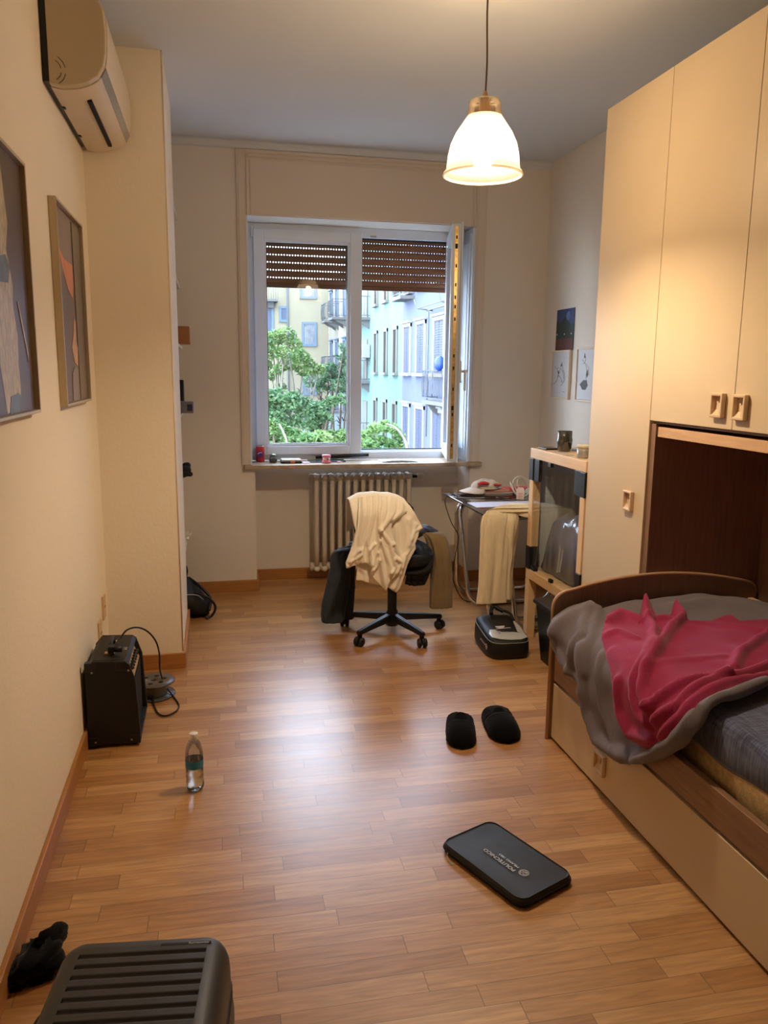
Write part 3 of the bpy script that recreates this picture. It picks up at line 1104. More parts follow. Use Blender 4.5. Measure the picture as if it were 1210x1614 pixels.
SHADE_TL = 0.04
bell = [(.1455, 2.268), (.1475, 2.273), (.1455, 2.280), (.137, 2.288), (.134, 2.303), (.130, 2.341), (.121, 2.379), (.103, 2.417), (.082, 2.447), (.064, 2.474)]
bell = [(r, z-lz) for r, z in bell]
s = MB().lathe(bell, (lx, ly, lz), 280, wob=lambda a, z: 1+(.009 if int(round(a/(2*math.pi)*280)) % 2 else 0)*(1 if z > .02 else 0))
s.build('glass_bell', shade_mat(), lamp, recalc=False)
MB().tube([(lx+.1450*math.cos(a), ly+.1450*math.sin(a), lz-.004) for a in [2*math.pi*k/72 for k in range(72)]], .0042, 8, closed=True).build('glass_rim', clear('rim_glass', (255, 250, 240), gloss=.1, opacity=.35, body=(255, 240, 214)), lamp)
M_CLR = clear('clear_neck', (176, 166, 150), gloss=.10, opacity=.012, body=(255, 226, 180))
MB().lathe([(.064, .199), (.0618, .215), (.0585, .243), (.054, .254), (.03, .257), (.004, .257)], (lx, ly, lz), 48).build('glass_neck', M_CLR, lamp, recalc=False)
s = MB().lathe([(0, .262), (.014, .262), (.016, .255), (.020, .245), (.022, .215), (.022, .20), (.018, .165), (.016, .127), (0, .126)], (lx, ly, lz), 24)
s.lathe([(0, .288), (.006, .286), (.010, .272), (.010, .262), (0, .262)], (lx, ly, lz), 16)
s.build('socket', mat('socket_tan', (190, 150, 104), rough=.5), lamp)
bm_ = bpy.data.materials.new('bulb_light')
bm_.use_nodes = True
bm_.node_tree.nodes.clear()
e_ = bm_.node_tree.nodes.new('ShaderNodeEmission')
o_ = bm_.node_tree.nodes.new('ShaderNodeOutputMaterial')
e_.inputs[0].default_value = LAMPCOL = (1.0, 0.75, 0.48, 1)
BULB = 1180
e_.inputs[1].default_value = BULB
bm_.node_tree.links.new(e_.outputs[0], o_.inputs[0])
MB().lathe([(0, .038), (.018, .042), (.03, .054), (.035, .072), (.034, .09), (.026, .11), (.017, .130), (0, .131)], (lx, ly, lz), 24).build('bulb', bm_, lamp)

# ------------------------------------------------------------------ wardrobe
WXF, WY0, WY1, WY2 = 1.7754, 3.525, 2.991, 2.4544
WZT, WZD = 2.719, 1.3576
DW = WY1-WY2


def handle(parent, y, z, x=WXF, w=.070, h=.088, d=.019, nm='handle'):
    s = MB()
    x0, x1 = x-d, x-.0006
    t_ = .011
    s.box(x0, x1, y-w/2, y-w/2+t_, z-h/2, z+h/2, bev=.003)
    s.box(x0, x1, y+w/2-t_, y+w/2, z-h/2, z+h/2, bev=.003)
    s.box(x0, x1, y-w/2+t_-.003, y+w/2-t_+.003, z+h/2-t_, z+h/2, bev=.003)
    s.box(x0, x1, y-w/2+t_-.003, y+w/2-t_+.003, z-h/2, z-h/2+t_, bev=.003)
    # hooded scoop on the far half
    s.add([(x1-.001, y+w/2-t_, z+h/2-t_), (x1-.001, y+w/2-t_, z-h/2+t_), (x1-.001, y+.002, z-h/2+t_), (x1-.001, y+.002, z+h/2-t_)], [(0, 1, 2, 3)])
    s.add([(x1-.001, y+.003, z+h/2-t_-.018), (x1-.001, y+.003, z-h/2+t_), (x0+.005, y-.012, z-h/2+t_), (x0+.005, y-.012, z+h/2-t_-.022), (x0+.004, y-w/2+t_, z-h/2+t_), (x0+.004, y-w/2+t_, z+h/2-t_-.028)], [(0, 1, 2, 3), (3, 2, 4, 5)])
    s.add([(x0+.005, y-w/2+t_, z-h/2+t_), (x0+.005, y+w/2-t_, z-h/2+t_), (x1-.002, y+w/2-t_, z-h/2+t_+.018), (x1-.002, y-w/2+t_, z-h/2+t_+.018)], [(0, 1, 2, 3)])
    return s.build(nm, M_LENS, parent)


wd = thing('wardrobe', (2.07, 3.26, 0), 'tall cream wardrobe column with one full-height door', 'wardrobe')
s = MB()
s.box(WXF+.02, XR-.002, WY1+.0, WY0, .0, WZT, bev=.001)
s.build('carcass', M_OAKD, wd)
d_ = MB().box(WXF, WXF+.019, WY1+.0015, WY0-.001, .06, WZT, bev=.0015).build('door', M_LAM, wd)
handle(d_, 3.108, 1.0)
# bridge unit
br = thing('bridge_cabinet', (2.07, 1.9, 1.29), 'cream overhead cabinets bridging across above the bed', 'cabinet')
BY0 = .84
s = MB()
s.box(WXF+.02, XR-.002, BY0, WY1-.0005, WZD-.012, WZT, bev=.001)
s.build('carcass', M_OAKD, br)
s = MB().box(WXF+.018, XR-.03, BY0+.02, 2.954, 1.292, 1.334, bev=.002)
s.build('light_shelf_board', M_OAKL, br)
s = MB()
s.box(WXF+.010, XR-.03, 2.956, 2.9895, .10, WZD-.013, bev=.001)
s.build('side_panel', M_OAKD, br)
s = MB().box(XR-.029, XR-.003, BY0, 2.9895, .10, WZD-.013)
s.build('back_panel', M_OAKD, br)
for i in range(4):
    y1_ = WY1-DW*i
    d_ = MB().box(WXF, WXF+.019, y1_-DW+.0015, y1_-.0015, WZD, WZT, bev=.0015).build('door', M_LAM, br)
    if i % 2 == 0:
        handle(d_, y1_-DW+.058+.02, 1.440)
    else:
        handle(d_, y1_-.046, 1.438)
s = thing('wardrobe', (2.07, .56, 0), 'cream wardrobe column at the near end of the bed, outside the picture', 'wardrobe')
MB().box(WXF+.02, XR-.002, .30, BY0-.002, 0, WZT, bev=.001).build('carcass', M_OAKD, s)
d_ = MB().box(WXF, WXF+.019, .30, BY0-.002, .06, WZT, bev=.0015).build('door', M_LAM, s)
handle(d_, BY0-.08, 1.0)

# ------------------------------------------------------------------ bed
bed = thing('bed', (1.84, 1.95, 0), 'single bed with arched brown footboard and cream pull-out drawer', 'bed')
FX0, FX1, FYa, FYb = 1.364, 2.322, 2.937, 2.953
top = [(FX0, 0.0), (FX0, .58)]
top += [(FX0+.075-.075*math.cos(math.radians(a)), .585+.068*math.sin(math.radians(a))) for a in range(0, 81, 10)]
n_ = 14
for i in range(n_+1):
    u = i/n_
    x = FX0+.085+(FX1-.055-FX0-.085)*u
    top.append((x, .655+.052*math.sin(math.pi*min(1, u*1.02))**.8*(1 if u < .98 else .9) if u > 0 else .656))
top += [(FX1-.03, .648), (FX1-.01, .63), (FX1, .60), (FX1, 0)]
top = top[::-1]
s = MB().prism(top, FYa, FYb, axis='y', bev=.003, smooth=False)
s.build('footboard', M_OAKD, bed)
s = MB()
pts = [(x, (FYa+FYb)/2, z+.001) for x, z in top[1:-1]] + [(FX0, (FYa+FYb)/2, .0)]
s.tube(pts, .0085, 8)
s.build('edge_band', mat('edge_band', (176, 138, 106), rough=.35, coat=.3), bed)
MB().box(1.3785, 1.402, .96, FYa-.001, .2665, .377, bev=.002).build('side_rail', M_OAKDX, bed)
dr = MB().box(1.3785, 1.397, .97, FYa-.002, .012, .254, bev=.002).build('drawer', M_LAM, bed)
hp = at(947, 1202, 'x', 1.378)
handle(dr, hp.y, hp.z, x=1.3785, w=.078, h=.082, d=.016)
MB().box(1.41, 2.27, .97, 2.93, .03, .245).build('drawer_box', M_OAKDX, bed)
MB().box(2.276, 2.30, .96, FYa-.001, .26, .584, bev=.002).build('back_rail', M_OAKL, bed)
MB().box(FX0, FX1, .935, .96, 0, .70, bev=.004).build('headboard', M_OAKD, bed)
s = MB()
for i in range(12):
    s.box(1.403, 2.275, 1.02+.16*i, 1.08+.16*i, .246, .2655, bev=.002)
s.build('bed_slats', M_BIRCH, bed)
mt = MB()
mt.box(1.432, 2.27, .975, 2.928, .266, .45, bev=.03, seg=4, smooth=True)
mt.build('mattress', mat('mattress_beige', (196, 168, 124), rough=.9, var=.15, vscale=60, bump=.5, bscale=160), None,
         label='beige mattress edge showing above the side rail of the bed', cat='mattress')
# fitted blue-grey cover on the upper half of the mattress


def fabric(name, c, c2, rough=.9, wscale=220, bump=.4, sheen=.3):
    m, nt, N, L, B = newmat(name)
    tc = N.new('ShaderNodeTexCoord')
    cols = []
    for sc_ in ((1, .06, .06), (.06, 1, .06)):
        mp = N.new('ShaderNodeMapping')
        mp.inputs['Scale'].default_value = sc_
        nz = N.new('ShaderNodeTexNoise')
        nz.inputs['Scale'].default_value = wscale
        nz.inputs['Detail'].default_value = 2
        L.new(tc.outputs['Object'], mp.inputs[0])
        L.new(mp.outputs[0], nz.inputs['Vector'])
        cols.append(nz.outputs['Fac'])
    ad = N.new('ShaderNodeMath'); ad.operation = 'ADD'
    L.new(cols[0], ad.inputs[0]); L.new(cols[1], ad.inputs[1])
    hf = N.new('ShaderNodeMath'); hf.operation = 'MULTIPLY'; hf.inputs[1].default_value = .5
    L.new(ad.outputs[0], hf.inputs[0])
    rp = N.new('ShaderNodeValToRGB')
    rp.color_ramp.elements[0].position = .4
    rp.color_ramp.elements[1].position = .6
    rp.color_ramp.elements[0].color = lin(c)
    rp.color_ramp.elements[1].color = lin(c2)
    L.new(hf.outputs[0], rp.inputs[0])
    L.new(rp.outputs[0], B.inputs['Base Color'])
    B.inputs['Roughness'].default_value = rough
    B.inputs['Sheen Weight'].default_value = sheen
    b = N.new('ShaderNodeBump'); b.inputs['Strength'].default_value = bump; b.inputs['Distance'].default_value = .001
    L.new(hf.outputs[0], b.inputs['Height'])
    L.new(b.outputs[0], B.inputs['Normal'])
    return m


G = []
prof_ = [(1.436, .425), (1.428, .44), (1.426, .48), (1.428, .525), (1.437, .543), (1.455, .549), (1.6, .550), (1.9, .552), (2.2, .550), (2.255, .546), (2.27, .53), (2.272, .45)]
for i in range(60):
    y = .972+(2.926-.972)*i/59
    row = []
    for k, (x, z) in enumerate(prof_):
        w_ = .008*mnoise.noise(Vector((y*5, k*.5, 1.3)))
        row.append((x+(w_ if k < 5 else 0), y, z+w_*(1.6 if k < 1 else .7)+(.004 if k > 4 else 0)))
    G.append(row)
bs = MB().grid(G, thick=.004)
bs.build('mattress_cover', fabric('cover_blue_grey', (54, 62, 92), (98, 108, 142)), None,
         label='dark blue-grey woven cover stretched over the mattress', cat='mattress cover')

# ---- crumpled duvet and throw: a surface that follows the bed profile
RX, RZ, RR, OX = 1.475, .462, .112, 0


def bed_profile(off):
    P_ = [(2.272, .566+off)]
    P_ += [(RX, .566+off)]
    r = RR+off
    P_ += [(RX-r*math.sin(math.radians(a)), .566-RR+r*math.cos(math.radians(a))) for a in range(10, 91, 10)]
    P_ += [(RX-r, .15)]
    return P_


def prof_eval(P_, s):
    for i in range(len(P_)-1):
        L__ = math.hypot(P_[i+1][0]-P_[i][0], P_[i+1][1]-P_[i][1])
        if s <= L__ or i == len(P_)-2:
            dx, dz = (P_[i+1][0]-P_[i][0])/L__, (P_[i+1][1]-P_[i][1])/L__
            return Vector((P_[i][0]+dx*s, 0, P_[i][1]+dz*s)), Vector((dz, 0, -dx))
        s -= L__


def prof_hit(P_, u, v):
    d = _F+_R*((u-605)/FPX)-_U*((v-807)/FPX)
    best = None
    acc = 0
    for i in range(len(P_)-1):
        (x0, z0), (x1, z1) = P_[i], P_[i+1]
        L__ = math.hypot(x1-x0, z1-z0)
        # CAMP + t d = P0 + q (P1-P0)
        a, b_, c, e = d.x, -(x1-x0), d.z, -(z1-z0)
        det = a*e-b_*c
        if abs(det) > 1e-12:
            rx, rz = x0-CAMP.x, z0-CAMP.z
            t = (rx*e-b_*rz)/det
            q_ = (a*rz-c*rx)/det
            lo = -3 if i == 0 else -1e-6
            if t > 0 and lo <= q_ <= 1+1e-6 and (best is None or t < best[0]):
                best = (t, acc+q_*L__, CAMP.y+t*d.y)
        acc += L__
    return (best[1], best[2])


def bed_cloth(off, top, bottom, left, right, folds, nu, nv, base, name, m, label, cat, amp=.006, thick=.006, seed=0):
    P_ = bed_profile(off)
    H = lambda L__: [prof_hit(P_, *p_) for p_ in L__]
    g = coons(H(top), H(bottom), H(left), H(right), nu, nv)
    fl = [(H(l), w_, a_) for l, w_, a_ in folds]
    G = []
    for row in g:
        R_ = []
        for (s_, y) in row:
            s_ = max(0.0, s_)
            p_, n_ = prof_eval(P_, s_)
            n_ = -n_ if n_.z < 0 or (abs(n_.z) < 1e-3 and n_.x > 0) else n_
            h = max(0.0, fold_h((s_, y), fl)+base(s_, y)+amp*mnoise.noise(Vector((s_*9, y*9, seed)))+amp)
            yy = min(y, FYa-.012)
            q_ = p_+n_*h
            R_.append((q_.x, yy, q_.z))
        G.append(R_)
    return MB().grid(G, thick=thick).build(name, m, None, label=label, cat=cat)


M_GREY = fabric('duvet_grey', (104, 97, 104), (110, 103, 110), wscale=400, bump=.1, sheen=.1)
M_MAROON = fabric('throw_maroon', (142, 20, 68), (150, 26, 76), wscale=400, bump=.15, sheen=.12)
grey_folds = [
    ([(930, 969), (923, 1005), (906, 1058)], .018, .022), ([(942, 972), (936, 1010), (930, 1060)], .014, .016),
    ([(923, 1023), (927, 1070), (932, 1124), (948, 1166), (990, 1195)], .02, .026),
    ([(954, 1035), (957, 1112), (978, 1177), (999, 1195)], .014, .018),
    ([(1010, 1198), (1073, 1172), (1118, 1127), (1165, 1100), (1215, 1085), (1290, 1060)], .022, .024),
    ([(1030, 1193), (1088, 1157), (1133, 1117), (1210, 1088)], .012, .012),
    ([(1060, 970), (1120, 962), (1180, 968), (1260, 975)], .03, .02),
    ([(1130, 958), (1170, 964), (1210, 975)], .016, .014),
    ([(885, 1000), (900, 985), (930, 975)], .03, .02),
    ([(890, 1030), (905, 1060), (925, 1090)], .018, .014)]
bed_cloth(0, [(884, 985), (900, 972), (925, 967), (950, 971), (1000, 962), (1050, 958), (1100, 953), (1150, 955), (1210, 962), (1290, 972)],
          [(1000, 1202), (1030, 1200), (1062, 1190), (1090, 1172), (1112, 1146), (1150, 1115), (1210, 1092), (1300, 1060)],
          [(884, 985), (878, 1015), (888, 1045), (905, 1060), (924, 1085), (930, 1125), (938, 1158), (955, 1180), (978, 1197), (1000, 1202)],
          [(1290, 972), (1295, 1010), (1300, 1060)],
          grey_folds, 90, 70, lambda s_, y: .035*max(0, (y-2.6)/.32)**2*(1 if s_ < .95 else .4), 'duvet', M_GREY,
          'crumpled grey duvet hanging over the bed side rail', 'duvet', amp=.008, thick=.008, seed=3)
mar_folds = [
    ([(1015, 959), (1020, 984), (1031, 999), (1028, 1023), (1017, 1047), (1008, 1073), (1008, 1103), (1017, 1127), (1030, 1140)], .014, .030),
    ([(1064, 965), (1076, 981), (1055, 999), (1040, 1023), (1027, 1047), (1021, 1070), (1019, 1094), (1030, 1118)], .015, .032),
    ([(1034, 1115), (1058, 1094), (1088, 1082), (1159, 1073), (1210, 1058), (1280, 1040)], .014, .024),
    ([(1156, 1061), (1165, 1038), (1192, 1017), (1215, 1003)], .016, .024),
    ([(1040, 1136), (1076, 1115), (1106, 1088), (1147, 1076)], .014, .024),
    ([(1050, 1160), (1080, 1130), (1103, 1106), (1147, 1085), (1210, 1073)], .013, .02),
    ([(981, 1076), (984, 1124), (999, 1157), (1034, 1166)], .018, .02),
    ([(958, 985), (978, 974), (1010, 984), (1046, 980)], .02, .018),
    ([(960, 1005), (975, 1000), (1000, 1010)], .018, .010),
    ([(968, 1030), (990, 1050), (1000, 1080)], .02, .010),
    ([(1100, 985), (1150, 990), (1200, 1000)], .03, .010),
    ([(1022, 1060), (1080, 1045), (1140, 1040)], .02, .008)]
bed_cloth(.016, [(956, 980), (975, 968), (995, 972), (1010, 975), (1015, 959), (1024, 966), (1034, 976), (1056, 975), (1064, 965), (1080, 984), (1108, 986), (1150, 974), (1165, 984), (1210, 980), (1285, 990)],
          [(1006, 1166), (1020, 1178), (1045, 1180), (1062, 1166), (1082, 1148), (1108, 1122), (1135, 1104), (1210, 1080), (1295, 1052)],
          [(956, 980), (951, 1010), (958, 1035), (968, 1062), (976, 1100), (984, 1135), (992, 1152), (1006, 1166)],
          [(1285, 990), (1290, 1020), (1295, 1052)],
          mar_folds, 110, 90, lambda s_, y: .03*max(0, (y-2.6)/.32)**2, 'throw_blanket', M_MAROON,
          'maroon throw blanket bunched on top of the grey duvet', 'blanket', amp=.008, thick=.006, seed=8)

# ------------------------------------------------------------------ printer enclosure of two small tables
LX0, LX1, LY0, LY1 = 1.770, 2.32, 3.530, 4.225
for lev, (zb, zt, lab) in enumerate(((0, .421, 'birch side table at the bottom of the stack between wardrobe and desk'),
                                     (.421, 1.124, 'upper birch side table on black corner brackets with clear panels'))):
    t = thing('side_table', ((LX0+LX1)/2, (LY0+LY1)/2, zb), lab, 'side table', 'stacked birch side tables')
    MB().box(LX0, LX1, LY0, LY1, zt-.055, zt, bev=.002).build('tabletop', M_BIRCH, t)
    for lx_ in (LX0, LX1-.05):
        for ly_ in (LY0, LY1-.05):
            if lev == 0:
                MB().box(lx_, lx_+.05, ly_, ly_+.05, 0, .3655, bev=.002).build('leg', mat('birch_leg', (222, 188, 142), rough=.45), t)
            else:
                MB().box(lx_, lx_+.05, ly_, ly_+.05, .555, .942, bev=.002).build('leg', mat('birch_leg', (222, 188, 142), rough=.45), t)
                s = MB()
                ox = -.004
                s.box(lx_+ox, lx_+.05-ox, ly_+ox, ly_+.05-ox, .4215, .555, bev=.004)
                iy = ly_+.05 if ly_ < 3.8 else ly_-.06
                s.box(lx_+.004, lx_+.03, iy, iy+.06, .4215, .446, bev=.003)
                s.build('corner_foot', M_BLACK, t)
                s = MB()
                s.box(lx_+ox, lx_+.05-ox, ly_+ox, ly_+.05-ox, .942, 1.0685, bev=.004)
                iy = ly_+.05 if ly_ < 3.8 else ly_-.075
                s.box(lx_+.002, lx_+.02, iy, iy+.077, .942, 1.0685, bev=.003)
                s.build('corner_bracket', M_BLACK, t)
    if lev == 1:
        M_PLEXI = clear('acrylic', (250, 252, 252), gloss=.03, edge=.12)
        for a in (0, 1):
            y_a = LY0+.052 if a == 0 else (LY0+LY1)/2+.001
            MB().box(LX0+.004, LX0+.007, y_a, y_a+.292, .449, 1.062).build('clear_door', M_PLEXI, t)
        MB().box(LX0-.006, LX0+.012, 3.93, 3.965, 1.045, 1.067, bev=.003).build('door_catch', M_BLACK, t)
        MB().box(LX0-.006, LX0+.012, 3.86, 3.895, .4215, .44, bev=.003).build('lower_door_catch', M_BLACK, t)
        MB().box(LX1-.01, LX1-.006, LY0+.052, LY1-.052, .4215, 1.067).build('back_sheet', clear('back_acrylic', (250, 252, 252), gloss=.05, opacity=.85, body=(206, 214, 224)), t)
        MB().box(LX1-.012, LX1-.0105, LY0+.052, LY1-.052, .4215, .47).build('back_strip', M_BLACK, t)
        MB().box(LX0+.052, LX1-.052, LY1-.012, LY1-.008, .4215, 1.067).build('side_sheet', clear('back_acrylic', (250, 252, 252), gloss=.05), t)
G = []
for i in range(20):
    r_ = []
    for j in range(30):
        x = 1.835+.36*i/19
        y = 3.60+.56*j/29
        z = .435+.30*(1-abs(i/9.5-1)**8)*(1-abs(j/14.5-1)**10)+.05*(.5+mnoise.noise(Vector((x*14, y*14, 0))))*(1-abs(i/9.5-1)**8)*(1-abs(j/14.5-1)**10)
        x += .018*mnoise.noise(Vector((x*9, y*11, z*14)))
        r_.append((x, y, z))
    G.append(r_)
MB().grid(G, thick=.001).build('plastic_bag', clear('poly_bag', (220, 224, 240), gloss=.12, rough=.12, opacity=.5, body=(130, 138, 172)), None,
                               label='crumpled bluish plastic bag inside the clear-fronted table', cat='bag')
# items on the upper table
c = at(889, 704, 'z', 1.136)
gl_ = thing('tumbler', (1.875, 4.01, 1.1245), 'grey ribbed glass tumbler on the upper birch table', 'glass')
gy = 4.01
gx = 1.875
s = MB()
pr = [(.0, .002), (.030, .002), (.034, .006), (.038, .02), (.0415, .05), (.0425, .066), (.0395, .078), (.0395, .112), (.0375, .112), (.0375, .079), (.0395, .066), (.036, .02), (.030, .01), (0, .01)]
s.lathe(pr, (gx, gy, 1.1235), 60, wob=lambda a, z: 1+(.014*math.cos(a*10+z*120) if .01 < z < .072 else 0))
s.build('glass_body', clear('smoked_glass', (176, 178, 168), gloss=.16, rough=.08, opacity=.10, body=(90, 92, 84)), gl_)
MB().lathe([(0, .011), (.034, .011), (.037, .045), (0, .05)], (gx, gy, 1.1235), 30, wob=lambda a, z: 1+.05*math.cos(a*5)).build('coffee_residue', clear('glass_dregs', (150, 150, 136), gloss=.1, opacity=.3, body=(60, 60, 52)), gl_)
for (x0, x1, y0_, y1_, z0, nm, lab) in ((1.80, 1.88, 4.08, 4.19, 1.1245, 'phone', 'black phone lying on the upper birch table, nearest its far corner'),
                                        (1.94, 2.10, 3.78, 4.06, 1.1245, 'tablet', 'black tablet lying behind the grey tumbler')):
    t = thing(nm, ((x0+x1)/2, (y0_+y1_)/2, z0), lab, nm)
    MB().box(x0, x1, y0_, y1_, z0, z0+.009, bev=.003).build('case', M_BLACK, t)
    MB().box(x0+.004, x1-.004, y0_+.004, y1_-.004, z0+.009, z0+.0098).build('screen', mat('screen_black', (6, 6, 8), rough=.08), t)
MB().box(1.79, 1.83, 3.79, 3.98, 1.1245, 1.128, bev=.001).build('paper_strip', mat('card_grey', (176, 166, 150), rough=.6), None,
                                                               label='narrow pale card strip under the rim side of the tumbler', cat='card')
t = thing('storage_jar', (1.79, 3.60, 1.1245), 'clear plastic jar with a pale lid beside the wardrobe edge', 'jar')
MB().lathe([(0, .001), (.034, .001), (.036, .004), (.036, .052), (.034, .052), (.034, .005), (0, .005)], (1.835, 3.69, 1.124), 30).build('jar_body', clear('jar_clear', (240, 240, 238), gloss=.1, opacity=.15), t)
MB().lathe([(0, .066), (.037, .066), (.038, .063), (.038, .052), (0, .052)], (1.835, 3.69, 1.124), 30).build('lid', mat('lid_cream', (214, 208, 186), rough=.4), t)
MB().lathe([(0, .006), (.032, .006), (.032, .034), (0, .036)], (1.835, 3.69, 1.124), 24).build('contents', M_BLACKM, t)

# waste bin
t = thing('waste_bin', (1.80, 3.73, 0), 'black lidded waste bin under the birch table', 'bin')
s = MB()
s.add([(1.715, 3.605, .001), (1.90, 3.605, .001), (1.90, 3.83, .001), (1.715, 3.83, .001), (1.685, 3.585, .325), (1.93, 3.585, .325), (1.93, 3.86, .325), (1.685, 3.86, .325)],
      [(3, 2, 1, 0), (0, 1, 5, 4), (1, 2, 6, 5), (2, 3, 7, 6), (3, 0, 4, 7), (4, 5, 6, 7)])
s.build('bin_body', mat('bin_black', (14, 14, 15), rough=.4), t)
s = MB().box(1.672, 1.94, 3.574, 3.872, .318, .334, bev=.004)
s.box(1.665, 1.90, 3.60, 3.85, .334, .352, bev=.007)
s.build('bin_lid', mat('bin_lid', (44, 46, 48), rough=.35), t)

# ------------------------------------------------------------------ sports bag on the floor
def bag_mesh():
    s = MB()
    ctr = Vector((1.565, 4.045, 0))
    return s
t = thing('sports_bag', (1.562, 4.04, 0), 'black sports bag with silver top panel on the floor by the desk leg', 'bag', rz=-.04, local=True)
s = MB()
hw, hl = .122, .185
G = []
ring = []
zs = [(.0, .86), (.006, .95), (.03, 1.0), (.07, 1.0), (.10, .985), (.118, .95), (.13, .86), (.137, .68), (.142, .40), (.144, .0)]
NR = 48
rows = []
for z, k in zs:
    row = []
    for i in range(NR+1):
        a = 2*math.pi*i/NR
        ca, sa = math.cos(a), math.sin(a)
        px = hw*k*math.copysign(abs(ca)**.42, ca)
        py = hl*k*math.copysign(abs(sa)**.42, sa)
        tl = 1+.18*(py/hl)   # taller towards the far end
        row.append((px, py, z*tl+.004*mnoise.noise(Vector((px*20, py*20, z*20))) if z > 0 else 0.0))
    rows.append(row)
s.grid(rows)
s.add([rows[0][i] for i in range(NR)], [tuple(range(NR))])
M_NYL = mat('bag_nylon', (16, 17, 19), rough=.55, bump=.2, bscale=150)
s.build('bag_body', M_NYL, t, local=True)
s = MB()
pts = []
for i in range(NR):
    a = 2*math.pi*i/NR
    ca, sa = math.cos(a), math.sin(a)
    py = hl*.97*math.copysign(abs(sa)**.42, sa)
    pts.append((hw*.97*math.copysign(abs(ca)**.42, ca), py, .113*(1+.18*py/hl)))
s.tube(pts, .0028, 6, closed=True)
s.build('piping', mat('piping_grey', (120, 122, 124), rough=.4), t, local=True)


def bagtop(u, v):
    """top surface height of the bag (u across, v along)"""
    k = max(abs(u)/hw, abs(v)/hl)
    z = np.interp(k, [0, .40, .68, .86, .95], [.144, .142, .137, .13, .118])
    return float(z)*(1+.18*v/hl)


def on_top(poly, lift, n=10):
    cx_ = sum(p_[0] for p_ in poly)/len(poly)
    cy_ = sum(p_[1] for p_ in poly)/len(poly)
    m_ = len(poly)
    V_, F_ = [], []
    for j in range(n+1):
        f_ = j/n
        for u, v in poly:
            x_, y_ = cx_+(u-cx_)*f_, cy_+(v-cy_)*f_
            V_.append((x_, y_, bagtop(x_, y_)+lift))
    for j in range(n):
        for i in range(m_):
            F_.append((j*m_+i, j*m_+(i+1) % m_, (j+1)*m_+(i+1) % m_, (j+1)*m_+i))
    return V_, F_


M_SIL = mat('silver_vinyl', (200, 204, 204), rough=.3, metal=.3, bump=.2, bscale=40)
s = MB()
for poly in ([(-.098, -.135), (-.06, -.158), (.0, -.165), (.06, -.165), (.102, -.15), (.10, -.11), (.04, -.098), (-.03, -.092), (-.06, -.06), (-.085, -.05), (-.10, -.09)],
             [(.10, -.12), (.104, -.02), (.095, .05), (.082, .05), (.07, -.03), (.06, -.098)]):
    s.add(*on_top(poly, .0035), smooth=True)
s.build('silver_panel', M_SIL, t, local=True)
s = MB()
s.add(*on_top([(-.02+.028*math.cos(a_)*1.0, -.035+.014*math.sin(a_)+.006*math.cos(a_*2)) for a_ in [i*math.pi/8 for i in range(16)]], .004, 3))
s.add(*on_top([(-.055, -.06), (.035, -.055), (.035, -.048), (-.055, -.053)], .004, 3))
s.build('printed_mark', mat('mark_pale', (200, 190, 196), rough=.5), t, local=True)
s = MB()
s.tube(smooth_path([(-.02, .13, .165), (-.01, .165, .18), (.01, .18, .195), (.03, .165, .185), (.06, .15, .17)], 5), .012, 8)
s.tube(smooth_path([(.02, .17, .18), (.07, .16, .17), (.09, .11, .165), (.08, .03, .158)], 5), .008, 8)
s.tube(smooth_path([(-.05, -.13, .135), (-.06, -.02, .15), (-.04, .10, .165)], 5), .0016, 5)
s.build('carry_strap', M_NYL, t, local=True)
s = MB()
# pale round badge and short wordmark on the side that faces the room
s.lathe([(.016, 0), (.016, .001), (.0125, .001), (.0125, 0)], (-hw-.0035, -.125, .062), 20, axis='x')
s.box(-hw-.0035, -hw-.002, -.136, -.116, .060, .0635)
s.box(-hw-.0035, -hw-.002, -.131, -.127, .054, .070)
for k_ in range(5):
    y_ = -.10+.020*k_
    s.box(-hw-.0030, -hw-.001, y_, y_+.003, .060+.001*k_, .072+.001*k_)
    s.box(-hw-.0030, -hw-.001, y_, y_+.013, .060+.001*k_, .063+.001*k_)
s.build('side_badge', mat('badge_pale', (176, 168, 160), rough=.5), t, local=True)

# ------------------------------------------------------------------ desk
DX0, DX1, DY0, DY1, DZ = 1.515, 2.335, 4.275, 5.095, .735
desk = thing('desk', (1.93, 4.65, 0), 'black glass desk on bent chrome tube legs beside the window', 'desk')
MB().box(DX0, DX1, DY0, DY1, DZ-.012, DZ, bev=.003).build('desktop', mat('black_glass', (14, 15, 17), rough=.06, coat=.5), desk)
MB().box(DX0+.02, DX1-.02, DY0+.02, DY1-.02, DZ-.020, DZ-.0122).build('desktop_underside', mat('desk_edge', (60, 62, 64), rough=.4), desk)


def sled(yt, yb, xt=.08, xb=.11):
    """closed tube loop: along under the top, down, along the floor, up"""
    x0, x1, r = DX0+.11, DX1-.10, .10
    zt, zb = DZ-.035, .0145
    Y = lambda z: yb+(yt-yb)*(z-zb)/(zt-zb)
    P_ = []
    for cx_, cz_, a0 in ((x1-r, zt-r, 0), (DX0+xt+r, zt-r, 90), (DX0+xb+r, zb+r, 180), (x1-r, zb+r, 270)):
        for k_ in range(0, 7):
            a = math.radians(a0+(90*k_/6 if True else 0))
            P_.append((cx_+r*math.cos(a), cz_+r*math.sin(a)))
    return [(x, Y(z), z) for x, z in P_]


